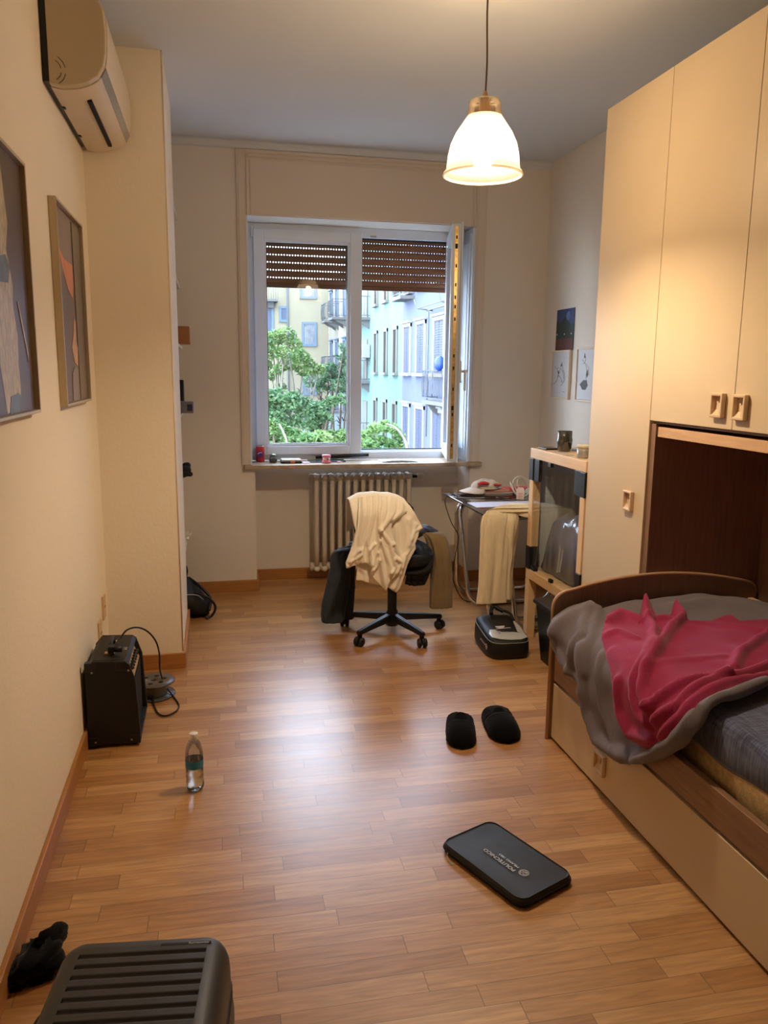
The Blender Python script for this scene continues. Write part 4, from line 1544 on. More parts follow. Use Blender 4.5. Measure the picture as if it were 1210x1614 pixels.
for yt, yb, xt, xb in ((5.02, 5.18, .08, .13), (4.98, 4.86, .08, .12), (4.44, 4.50, .09, .13), (4.33, 4.31, .165, .235)):
    MB().tube(sled(yt, yb, xt, xb), .0145, 12, closed=True).build('chrome_leg_loop', M_CHROME, desk)
s = MB()
s.tube(smooth_path([(1.57, 5.02, .74), (1.56, 4.95, .748), (1.62, 4.90, .745), (1.75, 4.85, .742), (1.88, 4.84, .742), (1.98, 4.90, .745), (2.10, 4.98, .75)], 5), .003, 6)
s.tube(smooth_path([(1.57, 5.02, .74), (1.508, 5.03, .70), (1.55, 5.02, .55), (1.60, 5.0, .45), (1.57, 4.97, .32), (1.56, 4.98, .18), (1.60, 4.96, .06), (1.66, 4.95, .006), (1.80, 4.98, .004), (1.95, 5.1, .004)], 6), .003, 6)
s.tube(smooth_path([(1.80, 4.84, .742), (1.86, 4.74, .741), (1.95, 4.68, .741)], 5), .0025, 6)
s.build('power_cable', mat('cable_black', (20, 20, 20), rough=.5), None, label='black power cable running over the desk and down its chrome leg', cat='cable')
# paper, books, cap, cable coils, tag
MB().box(1.55, 1.97, 4.50, 4.68, DZ+.0005, DZ+.0022).build('paper_sheet', mat('paper_bluish', (206, 210, 232), rough=.5), None, label='white paper sheet on the desk beside the trousers', cat='paper')
for x0, x1, y0_, y1_, z0, z1, c_, lab in ((1.70, 1.98, 5.0, 5.09, DZ+.0005, DZ+.012, (214, 200, 200), 'thin pale notebook at the bottom of the pile on the desk'),
                                          (1.71, 1.95, 4.995, 5.085, DZ+.0125, DZ+.034, (214, 132, 110), 'coral pink notebook under the cap on the desk')):
    t = thing('notebook', ((x0+x1)/2, (y0_+y1_)/2, z0), lab, 'notebook')
    MB().box(x0, x1, y0_, y1_, z0, z1, bev=.001).build('cover', mat('nb%d' % c_[1], c_, rough=.5), t)
    MB().box(x0+.003, x1+.0005, y0_-.0005, y1_-.003, z0+.0025, z1-.0025).build('pages', mat('pages_%d' % c_[1], (226, 170, 150) if c_[1] < 150 else (216, 206, 200), rough=.8), t)
MB().box(1.93, 2.12, 5.0, 5.09, DZ+.0126, DZ+.036, bev=.001).build('small_box', mat('box_red', (206, 84, 84), rough=.5), None, label='red pink box lying behind the coral notebook', cat='box')
cap_ = thing('cap', (1.75, 5.05, DZ+.034), 'off-white cap with a red lining on top of the notebooks', 'cap')
s = MB()
bx_ = 1.80
G = []
for i in range(9):
    v = i/8
    r_ = []
    for j in range(25):
        a = math.pi*2*j/24
        rr = .098*math.cos(v*math.pi/2)**.55
        z = DZ+.036+.055*math.sin(v*math.pi/2)
        k_ = mnoise.noise(Vector((math.cos(a)*1.6, math.sin(a)*1.6, v*2)))
        r_.append((bx_+rr*1.08*math.cos(a), 5.045+rr*.75*math.sin(a), z+.018*k_*v+(.0)))
    G.append(r_)
s.grid(G)
s.build('crown', mat('cap_white', (212, 204, 192), rough=.9, var=.1, vscale=20, bump=.2), cap_)
s = MB()
G = []
for i in range(6):
    v = i/5
    r_ = []
    for j in range(13):
        a = math.radians(110+140*j/12)
        rr = .095+.085*v*math.sin(math.radians(180*j/12))**.5
        r_.append((bx_+rr*1.05*math.cos(a), 5.035+rr*.8*math.sin(a), DZ+.045-.028*v-.010*abs(j-6)/6))
    G.append(r_)
s.grid(G, thick=.003)
s.build('brim', mat('cap_brim', (222, 214, 204), rough=.8), cap_)
s = MB()
s.loft([((bx_-.085, 4.97, DZ+.075), (0, .01, 0), (0, 0, .006)), ((bx_-.05, 4.965, DZ+.082), (0, .02, 0), (0, 0, .012)), ((bx_-.01, 4.965, DZ+.076), (0, .015, 0), (0, 0, .008))], n=12)
s.loft([((bx_+.03, 4.965, DZ+.068), (0, .012, 0), (0, 0, .007)), ((bx_+.055, 4.965, DZ+.066), (0, .016, 0), (0, 0, .009)), ((bx_+.08, 4.97, DZ+.064), (0, .01, 0), (0, 0, .005))], n=12)
s.build('red_lining', mat('cap_red', (206, 54, 54), rough=.7), cap_)
s = MB()
for (cx_, cy_, cz_, r_, ta, tb) in ((1.98, 4.86, .805, .062, 0, .5), (2.0, 4.88, .80, .055, .6, .3), (2.17, 4.88, .815, .075, .2, 1.0), (2.14, 4.90, .80, .06, -.5, .6), (1.93, 4.86, .79, .045, 1.0, .2)):
    pts = []
    for k_ in range(24):
        a = 2*math.pi*k_/24
        v = Vector((math.cos(a)*r_, math.sin(a)*.02+math.sin(a)*r_*math.sin(tb)*.4, math.sin(a)*r_))
        v.rotate(Matrix.Rotation(ta, 3, 'Z'))
        pts.append((cx_+v.x, cy_+v.y, cz_+v.z))
    s.tube(pts, .0035, 6, closed=True)
s.build('cable_coils', mat('coil_white', (214, 212, 204), rough=.25, coat=.5), None, label='white cable coils standing in loops on the desk', cat='cable')
s = MB()
for k_ in range(5):
    a = .7*k_
    s.prism([(x*.03, y*.02) for x, y in ((-1, -1), (1, -.8), (.7, 1), (-.8, .9))], 0, .03+.01*(k_ % 3), bev=.003, mtx=Matrix.Translation((2.0+.055*k_, 4.92+.01*(k_ % 2), DZ+.001)) @ Matrix.Rotation(a, 4, 'Z') @ Matrix.Rotation(.4, 4, 'X'))
s.build('crumpled_wrappers', mat('wrap_pale', (196, 204, 200), rough=.3), None, label='pale crumpled plastic wrappers at the back of the desk', cat='wrapper')
t = thing('small_carton', (1.94, 4.76, DZ), 'small white carton with pink print standing on the desk', 'carton')
MB().prism([(-.024, 0), (.024, 0), (.024, .066), (.016, .08), (-.016, .08), (-.024, .066)], -.006, .006, axis='y', bev=.001, mtx=Matrix.Translation((1.925, 4.735, DZ+.001)) @ Matrix.Rotation(-.25, 4, 'Z')).build('carton_body', mat('carton_pink_white', (226, 206, 196), rough=.5), t)
g = MB()
for k_ in range(4):
    g.box(-.014, .014, -.0068, -.006, .012+.010*k_, .015+.010*k_, mtx=Matrix.Translation((1.925, 4.735, DZ+.001)) @ Matrix.Rotation(-.25, 4, 'Z'))
g.build('printed_lines', mat('print_pinkish', (196, 120, 110), rough=.5), t)

# trousers over the near-left desk corner
s = MB()
yc = 4.165
s.loft([((2.10, 4.31, DZ+.012), (0, .085, 0), (0, 0, .011)), ((1.90, 4.30, DZ+.016), (0, .09, 0), (0, 0, .015)), ((1.72, 4.28, DZ+.022), (.01, .09, 0), (0, 0, .020)),
        ((1.60, 4.225, DZ+.024), (.085, .06, 0), (0, -.005, .020)), ((1.575, 4.18, DZ-.02), (.095, .02, 0), (0, -.020, .010)), ((1.565, yc, DZ-.14), (.088, .005, 0), (0, -.020, 0)),
        ((1.56, yc, DZ-.32), (.086, 0, 0), (0, -.022, 0)), ((1.555, yc, .30), (.085, 0, 0), (0, -.022, 0)), ((1.548, yc, .215), (.088, 0, 0), (0, -.020, 0))],
       n=48, fold=.022, seed=4.1, sub=8, ff=1.8, power=2.2)
s.loft([((1.66, 4.255, DZ+.025), (.05, .03, 0), (0, -.004, .014)), ((1.655, 4.185, DZ-.03), (.055, .01, 0), (0, -.018, 0)), ((1.64, 4.180, DZ-.2), (.045, .0, 0), (0, -.018, 0)),
        ((1.632, 4.18, .40), (.045, 0, 0), (0, -.018, 0)), ((1.628, 4.18, .225), (.050, 0, 0), (0, -.018, 0))], n=30, fold=.018, seed=7.7, sub=8, power=2.2)
s.loft([((1.66, 4.235, DZ+.022), (0, .01, .02), (0, -.006, .004)), ((1.80, 4.215, DZ+.004), (0, .012, .03), (0, -.008, .003)), ((1.98, 4.22, DZ+.004), (0, .012, .028), (0, -.008, .003)), ((2.1, 4.225, DZ+.004), (0, .01, .024), (0, -.006, .003))], n=24, fold=.008, seed=1.7)
s.v = [(1.565+(a-1.565)*1.01+.012, b+.055, c) for a, b, c in s.v]
s.build('trousers', fabric('chino_beige', (218, 204, 172), (226, 212, 182), wscale=300, bump=.1, sheen=.1), None, label='beige trousers draped over the near corner of the desk', cat='trousers')

# ------------------------------------------------------------------ office chair
ccx, ccy = 1.012, 4.42
ch = thing('office_chair', (ccx, ccy, 0), 'black swivel office chair covered with clothes in front of the radiator', 'office chair')
M_CH = mat('chair_black', (15, 15, 16), rough=.45)
M_CHF = mat('chair_fabric', (18, 18, 20), rough=.9, bump=.3, bscale=250)
for k_, a in enumerate((4, 76, 148, 220, -68)):
    a = math.radians(a)
    dx, dy = math.cos(a), math.sin(a)
    s = MB()
    mtx = Matrix.Translation((ccx, ccy, 0)) @ Matrix.Rotation(a, 4, 'Z')
    b = bmesh.new()
    v = []
    for x, hw_, z0, z1 in ((.03, .024, .082, .125), (.20, .020, .075, .107), (.315, .016, .068, .092)):
        v.append([b.verts.new((x, -hw_, z0)), b.verts.new((x, hw_, z0)), b.verts.new((x, hw_*.8, z1)), b.verts.new((x, -hw_*.8, z1))])
    for i in range(2):
        for j in range(4):
            b.faces.new((v[i][j], v[i][(j+1) % 4], v[i+1][(j+1) % 4], v[i+1][j]))
    b.faces.new(v[0][::-1]); b.faces.new(v[2])
    bmesh.ops.bevel(b, geom=b.edges[:], offset=.004, segments=2, affect='EDGES')
    s.bm(b, mtx=mtx)
    s.tube([mtx @ Vector((.30, 0, .055)), mtx @ Vector((.30, 0, .09))], .014, 12)
    arm = s.build('base_arm', M_CH, ch)
    cm = Matrix.Translation((ccx+dx*.305, ccy+dy*.305, 0)) @ Matrix.Rotation(a+(.5, -.9, .3, 1.7, 1.2)[k_], 4, 'Z')
    s = MB()
    for sd in (-1, 1):
        s.lathe([(0, sd*.006), (.022, sd*.006), (.0265, sd*.010), (.0265, sd*.022), (.022, sd*.026), (0, sd*.026)], (0, 0, .0275), 20, axis='x')
    s.tube([(-.02, 0, .0275), (.02, 0, .0275)], .007, 8)
    s.prism(arc(0, .030, .030, -10, 190, 12), -.005, .005, axis='x')
    s.v = [tuple(cm @ Vector(p_)) for p_ in s.v]
    s.build('caster', M_CH, arm)
s = MB()
s.lathe([(0, .05), (.035, .05), (.042, .075), (.042, .115), (.034, .13), (.0275, .14), (.0275, .31), (.020, .315), (.020, .43), (0, .43)], (ccx, ccy, 0), 24)
s.build('gas_column', M_CH, ch)
# lever behind the column
s = MB()
s.box(ccx+.012, ccx+.05, ccy+.06, ccy+.20, .405, .425, bev=.005)
s.build('lever', M_CH, ch)
s = MB()
cush = rrect(.44, .42, .10, 8)
s.prism(cush, .43, .50, bev=.025, seg=4, smooth=True, mtx=Matrix.Translation((1.00, 4.47, 0)))
s.box(.90, 1.12, 4.37, 4.56, .405, .432, bev=.01)
s.build('seat', M_CHF, ch)
s = MB()
G = []
for i in range(13):
    v = i/12
    z = .47+.36*v
    hwid = .185*(1-.12*(1-v))*(1 if v < .75 else math.sqrt(max(0, 1-((v-.75)/.27)**2)))
    r_ = []
    for j in range(17):
        u = (j-8)/8
        r_.append((.945+hwid*u, 4.285-.03*v+.10*u*u, z))
    G.append(r_)
s.grid(G, thick=.04)
s.build('backrest', M_CHF, ch)
s = MB()
s.tube(smooth_path([(1.0, 4.44, .42), (.98, 4.36, .415), (.95, 4.30, .44), (.945, 4.30, .56)], 6), .022, 10)
s.build('back_bracket', M_CH, ch)

# T-shirt on the backrest
YS = 4.225


def px2xz(pts, sc=5.2609, ox=500, oy=770, Y=YS):
    r = []
    for a, b_ in pts:
        q_ = at(ox+a/sc, oy+b_/sc, 'y', Y)
        r.append((q_.x, q_.z))
    return r


def shirt_patch(mbld, top, bottom, left, right, folds, nu, nv, off, seed, over=True, amp=.006):
    T, Bm, Lf, Rt = (px2xz(q_) for q_ in (top, bottom, left, right))
    g = coons(T, Bm, Lf, Rt, nu, nv)
    fl = [(px2xz(l), w_, a_) for l, w_, a_ in folds]
    G = []
    for row in g:
        r_ = []
        for x, z in row:
            h = fold_h((x, z), fl)+amp*mnoise.noise(Vector((x*14, z*9, seed)))
            tp = max(0, (z-.74)/.11)
            y = YS-off-h+.30*(x-.93)**2+.05*tp*tp+.04*max(0, .5-z)
            r_.append((x, y, z))
        G.append(r_)
    if over:
        for dy, dz in ((.03, .006), (.07, .002), (.10, -.02), (.108, -.10), (.11, -.2)):
            G.insert(0, [(x, y+dy, z+dz) for x, y, z in (G[0] if dy == .03 else base0)])
            if dy == .03:
                base0 = [(x, y-.03, z-.006) for x, y, z in G[0]]
    mbld.grid(G, thick=.003)


tee_top = [(275, 115), (320, 95), (370, 72), (440, 66), (500, 60), (560, 66), (620, 64), (690, 82), (740, 112)]
tee_right = [(740, 112), (775, 150), (815, 215), (850, 280), (880, 335), (850, 350), (838, 400), (812, 460), (818, 500), (785, 560), (750, 630), (728, 700), (705, 780), (685, 835), (655, 865)]
tee_bottom = [(325, 765), (380, 768), (440, 788), (500, 800), (560, 805), (600, 830), (655, 865)]
tee_left = [(275, 115), (288, 200), (300, 290), (316, 350), (300, 430), (275, 520), (262, 600), (330, 650), (325, 765)]
tee_f = [([(700, 200), (720, 400), (700, 560), (690, 700)], .012, .014), ([(760, 260), (770, 400), (740, 520), (700, 640)], .014, .016),
         ([(820, 300), (780, 400), (760, 470)], .010, .012), ([(650, 300), (660, 480), (690, 580)], .012, .014), ([(640, 820), (680, 700), (720, 580)], .014, .014),
         ([(790, 470), (740, 540), (700, 560)], .007, .010), ([(330, 640), (400, 700), (410, 780)], .012, .010), ([(290, 130), (310, 250), (320, 350)], .012, .010), ([(860, 330), (800, 360), (780, 420)], .006, .010)]
front_top = [(352, 88), (380, 74), (440, 68), (500, 62), (560, 68), (620, 66), (690, 86), (735, 150), (742, 180)]
front_right = [(742, 180), (690, 225), (640, 255), (608, 290), (600, 350), (640, 450), (625, 520), (640, 570), (700, 580), (704, 620), (672, 672), (640, 720), (600, 755), (560, 828)]
front_bottom = [(240, 655), (290, 640), (350, 615), (400, 610), (448, 640), (430, 705), (480, 760), (520, 800), (560, 828)]
front_left = [(352, 88), (335, 200), (328, 300), (310, 380), (288, 470), (255, 550), (234, 615), (240, 655)]
front_f = [([(385, 80), (375, 250), (350, 400), (345, 520), (330, 600)], .010, .020), ([(430, 78), (410, 250), (385, 400), (365, 520), (370, 600)], .009, .020),
           ([(480, 72), (460, 200), (430, 330), (410, 420), (430, 540), (440, 620)], .009, .022), ([(530, 70), (505, 180), (500, 300), (500, 440), (470, 560), (450, 660)], .009, .022),
           ([(570, 72), (560, 150), (530, 260), (515, 330)], .009, .014), ([(640, 90), (620, 190), (560, 280), (520, 328)], .012, .022), ([(700, 110), (690, 180), (620, 250)], .014, .016),
           ([(515, 332), (560, 400), (600, 450), (640, 455)], .008, .018), ([(520, 420), (560, 540), (590, 620), (600, 680)], .010, .020), ([(500, 520), (520, 640), (545, 760), (560, 820)], .010, .022),
           ([(600, 470), (620, 560), (640, 640), (600, 700)], .009, .018), ([(640, 570), (700, 600), (650, 690)], .009, .018), ([(250, 640), (290, 560), (340, 500)], .010, .018),
           ([(260, 600), (310, 580), (350, 540)], .008, .012), ([(430, 690), (480, 640), (500, 580)], .009, .016), ([(400, 600), (420, 500), (470, 450)], .008, .014)]
s = MB()
shirt_patch(s, tee_top, tee_bottom, tee_left, tee_right, tee_f, 50, 70, .0, 2.0)
shirt_patch(s, front_top, front_bottom, front_left, front_right, front_f, 70, 90, .022, 5.0, over=False)
s.build('tshirt', fabric('tee_cream', (238, 230, 214), (243, 236, 222), wscale=500, bump=.15, sheen=.2), None, label='cream T-shirt draped over the back of the office chair', cat='T-shirt')


def ribbon(px, Y, tz=.03, **k):
    st = []
    for (u, v, w_, yo) in px:
        q_ = at(u, v, 'y', Y+yo)
        st.append((tuple(q_), (w_*(Y+yo)/FPX, 0, 0), (0, tz, 0)))
    return st


# dark jeans hanging to the floor on the left of the chair
s = MB()
st = ribbon([(551, 848, 5, 0), (541, 868, 14, 0), (536, 895, 17, -.01), (530, 930, 20, -.01), (526, 958, 19, -.02), (524, 979, 17, -.02)], 4.50, .045)
st[0] = ((.83, 4.46, .53), (.0, .08, 0), (.0, 0, .02))
s.loft(st, n=36, fold=.016, seed=3.3, sub=8, power=2.5)
st = ribbon([(556, 855, 5, .0), (551, 880, 9, 0), (550, 915, 9, 0), (549, 948, 10, 0), (547, 974, 12, 0)], 4.58, .04)
s.loft(st, n=28, fold=.012, seed=6.1, sub=8)
s.build('jeans', fabric('denim_dark', (34, 42, 52), (44, 54, 66), wscale=350, sheen=.1), None, label='dark blue jeans hanging from the left of the chair to the floor', cat='jeans')
# khaki trousers on the right
s = MB()
st = ribbon([(668, 838, 12, .05), (684, 845, 17, 0), (692, 870, 17, -.02), (695, 905, 18, -.02), (694, 935, 19, -.02), (694, 957, 19, -.02)], 4.42, .035)
st.insert(0, ((1.10, 4.48, .525), (0, .09, 0), (0, 0, .02)))
s.loft(st, n=36, fold=.012, seed=8.4, sub=8, power=2.6)
s.build('khaki_trousers', fabric('khaki', (118, 98, 68), (128, 108, 78), wscale=300, bump=.1, sheen=.1), None, label='khaki brown trousers hanging from the right of the chair', cat='trousers')
# dark plaid shirt pile


def plaid():
    m, nt, N, L, B = newmat('plaid_dark')
    tc = N.new('ShaderNodeTexCoord')
    ck = N.new('ShaderNodeTexWave'); ck.inputs['Scale'].default_value = 9; ck.bands_direction = 'X'
    ck2 = N.new('ShaderNodeTexWave'); ck2.inputs['Scale'].default_value = 9; ck2.bands_direction = 'Z'
    L.new(tc.outputs['Object'], ck.inputs[0]); L.new(tc.outputs['Object'], ck2.inputs[0])
    ad = N.new('ShaderNodeMath'); ad.operation = 'ADD'
    L.new(ck.outputs['Fac'], ad.inputs[0]); L.new(ck2.outputs['Fac'], ad.inputs[1])
    rp = N.new('ShaderNodeValToRGB')
    rp.color_ramp.elements[0].color = lin((16, 18, 26)); rp.color_ramp.elements[1].color = lin((40, 66, 60))
    e = rp.color_ramp.elements.new(.5); e.color = lin((26, 34, 62))
    hf = N.new('ShaderNodeMath'); hf.operation = 'MULTIPLY'; hf.inputs[1].default_value = .5
    L.new(ad.outputs[0], hf.inputs[0]); L.new(hf.outputs[0], rp.inputs[0]); L.new(rp.outputs[0], B.inputs['Base Color'])
    B.inputs['Roughness'].default_value = .9
    return m


s = MB()
st = ribbon([(640, 850, 16, .1), (658, 862, 18, .0), (664, 880, 18, -.02), (660, 902, 18, -.02), (654, 920, 15, 0)], 4.40, .05)
s.loft(st, n=36, fold=.022, seed=12.4, sub=8)
s.build('plaid_shirt', plaid(), None, label='dark blue and green plaid shirt bunched on the chair beside the khaki trousers', cat='shirt')
s = MB()
st = []
for u, v, r_ in ((655, 838, .02), (668, 835, .026), (680, 838, .026), (690, 842, .022)):
    q_ = at(u, v, 'y', 4.46)
    st.append((tuple(q_), (0, r_*1.6, 0), (0, 0, r_)))
s.loft(st, n=22, fold=.012, seed=2.9)
s.build('rolled_shirt', fabric('navy_cloth', (30, 36, 56), (64, 74, 100), wscale=200), None, label='navy blue garment rolled on top of the khaki trousers', cat='garment')
s = MB()
st = ribbon([(636, 918, 10, .05), (652, 922, 20, 0), (664, 915, 18, 0)], 4.42, .05)
st = [((1.03, 4.40, .405), (0, .10, 0), (0, 0, .02)), ((1.12, 4.38, .40), (0, .12, 0), (0, 0, .035)), ((1.20, 4.40, .42), (0, .12, 0), (0, 0, .04)), ((1.24, 4.42, .47), (0, .08, 0), (0, 0, .02))]
s.loft(st, n=30, fold=.02, seed=1.2)
s.build('black_garment', M_BLACKM, None, label='black garment hanging under the plaid shirt on the chair', cat='garment')

# ------------------------------------------------------------------ guitar amplifier
am = thing('guitar_amplifier', (-.43, 3.37, 0), 'black guitar combo amplifier leaning by the left wall', 'amplifier')
M_TOLEX = mat('tolex_black', (14, 14, 15), rough=.5, bump=.35, bscale=260)
ax0, ax1, ay0, ay1, az = -.538, -.330, 3.205, 3.545, .372
s = MB()
prof_a = [(ax0, .012), (ax1-.004, .012), (ax1, .03), (ax1-.012, az-.085), (ax1-.035, az-.012), (ax1-.05, az), (ax0+.03, az+.006), (ax0, az-.03)]
s.prism(prof_a, ay0, ay0+.018, axis='y', bev=.006, smooth=False)
s.prism(prof_a, ay1-.018, ay1, axis='y', bev=.006, smooth=False)
s.prism([(ax0+.002, .014), (ax1-.022, .014), (ax1-.026, az-.095), (ax1-.060, az-.012), (ax1-.07, az-.004), (ax0+.03, az+.002), (ax0+.002, az-.032)], ay0+.0185, ay1-.0185, axis='y')
s.prism([(ax1-.075, az-.012), (ax1-.035, az-.014), (ax1-.05, az), (ax0+.03, az+.005), (ax0+.03, az-.01)], ay0+.0185, ay1-.0185, axis='y')
s.box(ax1-.024, ax1-.003, ay0+.0185, ay1-.0185, .014, .034)
s.build('cabinet', M_TOLEX, am)
MB().box(ax1-.0225, ax1-.0205, ay0+.020, ay1-.020, .035, az-.10).build('grille_cloth', mat('grille', (30, 30, 31), rough=.9, bump=.5, bscale=500), am)
s = MB()
pa, pb = Vector((ax1-.024, 0, az-.096)), Vector((ax1-.057, 0, az-.014))
s.add([(pa.x, ay0+.02, pa.z), (pa.x, ay1-.02, pa.z), (pb.x, ay1-.02, pb.z), (pb.x, ay0+.02, pb.z)], [(0, 1, 2, 3)])
cp = s.build('control_panel', mat('panel_gold', (206, 176, 130), rough=.35, metal=.4), am)
dv_ = (pb-pa).normalized()
nv_ = Vector((dv_.z, 0, -dv_.x))
for k_ in range(7):
    y_ = ay0+.075+.034*k_
    c_ = pa.lerp(pb, .45)
    s = MB()
    s.tube([(c_.x, y_, c_.z), (c_.x+nv_.x*.016, y_, c_.z+nv_.z*.016)], [.0105, .008], 14)
    s.build('knob', M_BLACK, cp)
s = MB()
c_ = pa.lerp(pb, .3)
s.tube([(c_.x, ay0+.045, c_.z), (c_.x+nv_.x*.006, ay0+.045, c_.z+nv_.z*.006)], .008, 12)
s.build('input_jack', M_STEEL, cp)
s = MB()
for zz in (.03, az-.03):
    for xx in (ax0+.028, ax1-.038):
        s.lathe([(0, 0), (.0045, 0), (.004, -.002), (0, -.0025)], (xx, ay0-.0005, zz if zz < .1 else zz-.01), 10, axis='y')
s.build('screws', M_STEEL, am)
for zz, dz in ((.012, 1), (az, -1)):
    for xx, dx in ((ax0-.001, 1), (ax1-(.002 if dz > 0 else .045), -1)):
        MB().box(xx, xx+dx*.042, ay0-.0025, ay0+.03, zz, zz+dz*.04, bev=.004).build('corner_protector', mat('corner_black', (20, 20, 22), rough=.3), am)
s = MB()
for xx in (ax0+.03, ax1-.03):
    for yy in (ay0+.03, ay1-.03):
        s.lathe([(.012, .0), (.014, .013), (0, .013)], (xx, yy, 0), 14)
s.build('rubber_feet', M_BLACK, am)
s = MB()
s.tube(smooth_path([(-.45, 3.315, az+.006), (-.45, 3.325, az+.028), (-.45, 3.375, az+.034), (-.45, 3.425, az+.028), (-.45, 3.435, az+.006)], 5), .010, 10)
s.build('handle', M_BLACK, am)
s = MB()
for yy in (3.305, 3.445):
    s.box(-.47, -.43, yy-.012, yy+.012, az+.002, az+.008, bev=.001)
s.build('handle_mounts', M_BRASS, am)
# cable of the amp
cb = thing('instrument_cable', (-.30, 3.45, 0), 'black instrument cable looping from the amplifier top to the floor', 'cable')
pts = [(-.435, 3.30, az+.03)]
arcpts = [(190, 1005, 3.34), (200, 993, 3.36), (216, 989, 3.40), (232, 995, 3.44), (245, 1010, 3.47), (251, 1030, 3.48), (252, 1055, 3.49)]
for u, v, y in arcpts:
    pts.append(tuple(at(u, v, 'y', y)))
for u, v, z in ((257, 1072, .05), (265, 1087, .02), (276, 1101, .006), (282, 1112, .006), (277, 1121, .006), (262, 1128, .006), (250, 1125, .006), (243, 1112, .008), (240, 1095, .02)):
    pts.append(tuple(at(u, v, 'z', z)))
MB().tube(smooth_path(pts, 6), .0038, 8).build('cord', mat('cable_black', (20, 20, 20), rough=.5), cb)
s = MB()
s.tube([(-.435, 3.295, az+.024), (-.40, 3.29, az+.024)], .013, 12)
s.box(-.455, -.43, 3.275, 3.315, az+.010, az+.04, bev=.005)
s.build('plug', M_BLACK, cb)
s = MB()
for yy in (3.285, 3.305):
    s.tube([(-.40, yy, az+.024), (-.378, yy, az+.024)], .0022, 6)
s.build('pins', M_STEEL, cb)

# wire spool
sp = thing('cable_spool', (-.315, 3.735, 0), 'grey plastic spool standing between the amplifier and the pillar', 'spool')
M_SP = mat('spool_grey', (70, 68, 66), rough=.35, trans=.0)
c3 = (-.315, 3.735, 0)
MB().lathe([(0, .001), (.098, .001), (.10, .004), (.098, .008), (.035, .008)], c3, 40).build('lower_flange', M_SP, sp)
MB().lathe([(.014, .067), (.014, .075), (.098, .075), (.10, .071), (.098, .067), (.035, .067)], c3, 40).build('upper_flange', mat('spool_top', (86, 80, 74), rough=.35), sp)
s = MB()
for k_ in range(6):
    a = k_*math.pi/3+.3
    s.lathe([(0, .0753), (.012, .0753), (.012, .0758), (0, .0758)], (c3[0]+.05*math.cos(a), c3[1]+.05*math.sin(a), 0), 14)
s.build('flange_holes', M_BLACKM, sp)
MB().lathe([(.06, .008), (.062, .02), (.06, .035), (.062, .05), (.06, .067)], c3, 36).build('wound_filament', mat('filament', (120, 128, 134), rough=.15, coat=.5, bump=.2, bscale=300, stretch=(.1, .1, 6)), sp)

# ------------------------------------------------------------------ water bottle
bt = thing('water_bottle', (-.104, 2.808, 0), 'half-full clear plastic water bottle with blue label on the floor', 'bottle')
bc = (-.104, 2.808, .0)
pb_ = [(0, .006), (.016, .003), (.024, .0005), (.030, .006), (.033, .018), (.0335, .035), (.031, .047), (.0325, .052), (.0325, .060), (.0312, .064), (.0325, .068), (.0325, .095), (.0325, .118), (.0312, .122), (.0330, .128),
       (.0328, .145), (.030, .163), (.025, .180), (.019, .194), (.0145, .202), (.0130, .206), (.0130, .212)]


def petal(a, z):
    return 1+(.10*math.cos(5*a)-.05)*max(0, 1-z/.04) if z < .04 else 1+.008*math.cos(8*a)*(1 if .13 < z < .19 else 0)


M_PET = mat('pet_clear', (250, 252, 252), rough=.02, trans=1.0, ior=1.12)
M_PETC = clear('pet_shell', (247, 250, 250), gloss=.07, rough=.04)
MB().lathe(pb_, bc, 60, wob=petal).build('bottle_body', M_PETC, bt, recalc=False)
s = MB()
wp = [(r*.955, z) for r, z in pb_ if z < .095]
wp = [(0, .004)]+[(r, max(z, .003)) for r, z in wp[1:]]+[(.031, .097), (0, .097)]
s.lathe(wp, bc, 60, wob=petal)
s.build('water', mat('water', (244, 250, 252), rough=.0, trans=1.0, ior=1.33), bt)
MB().lathe([(.0334, .092), (.0336, .093), (.0336, .121), (.0334, .122), (.0331, .121), (.0331, .093), (.0334, .092)], bc, 48).build('label', mat('label_teal', (40, 122, 158), rough=.35, var=.2, vscale=40, stretch=(1, 1, .1)), bt)
s = MB().lathe([(.0155, .204), (.016, .206), (.016, .222), (.015, .224), (0, .2245)], bc, 40, wob=lambda a, z: 1+.012*math.cos(20*a))
s.lathe([(.0138, .198), (.0155, .199), (.0155, .2015), (.0138, .202)], bc, 30)
s.build('cap', M_WHITE, bt)

# ------------------------------------------------------------------ suitcase lying flat
SU_T = Matrix.Translation((-.212, 1.452, 0)) @ Matrix.Rotation(-.119, 4, 'Z')
su = thing('suitcase', (-.212, 1.452, 0), 'dark grey ribbed hard-shell suitcase lying on the floor', 'suitcase', rz=-.119, local=True)
M_SHELL = mat('shell_grey', (52, 52, 53), rough=.42, bump=.12, bscale=500)
SW, SL, SH = .385, .55, .25


def shell(zlist, r, nside=14):
    rows = []
    for z, ins in zlist:
        pts = rrect(SW-2*ins, SL-2*ins, max(.012, r-ins), nside)
        pts.append(pts[0])
        rows.append([(x, y, z) for x, y in pts])
    return rows


s = MB()
up = [(.136, 0.0), (.18, .001), (.205, .003), (.222, .008), (.235, .016), (.244, .027), (.249, .040), (.25, .052)]
rws = shell(up, .062)
s.grid(rws)
# top panel with pressed grooves: rows across y
x_in = SW/2-.052
yA, yB = SL/2-.052, -SL/2+.052
ns = 16


def gz(x, y):
    """groove depth"""
    d = 0
    p_ = (yA+.007-y)/.0311
    k_ = round(p_)
    if 0 <= k_ <= 15:
        dy = abs(p_-k_)*.0311
        xe = .148
        dx = max(0, abs(x)-xe+.006)
        q_ = math.hypot(dy, dx)
        if q_ < .0070:
            d = .0065*(.5+.5*math.cos(math.pi*q_/.0070))**.6
    return d


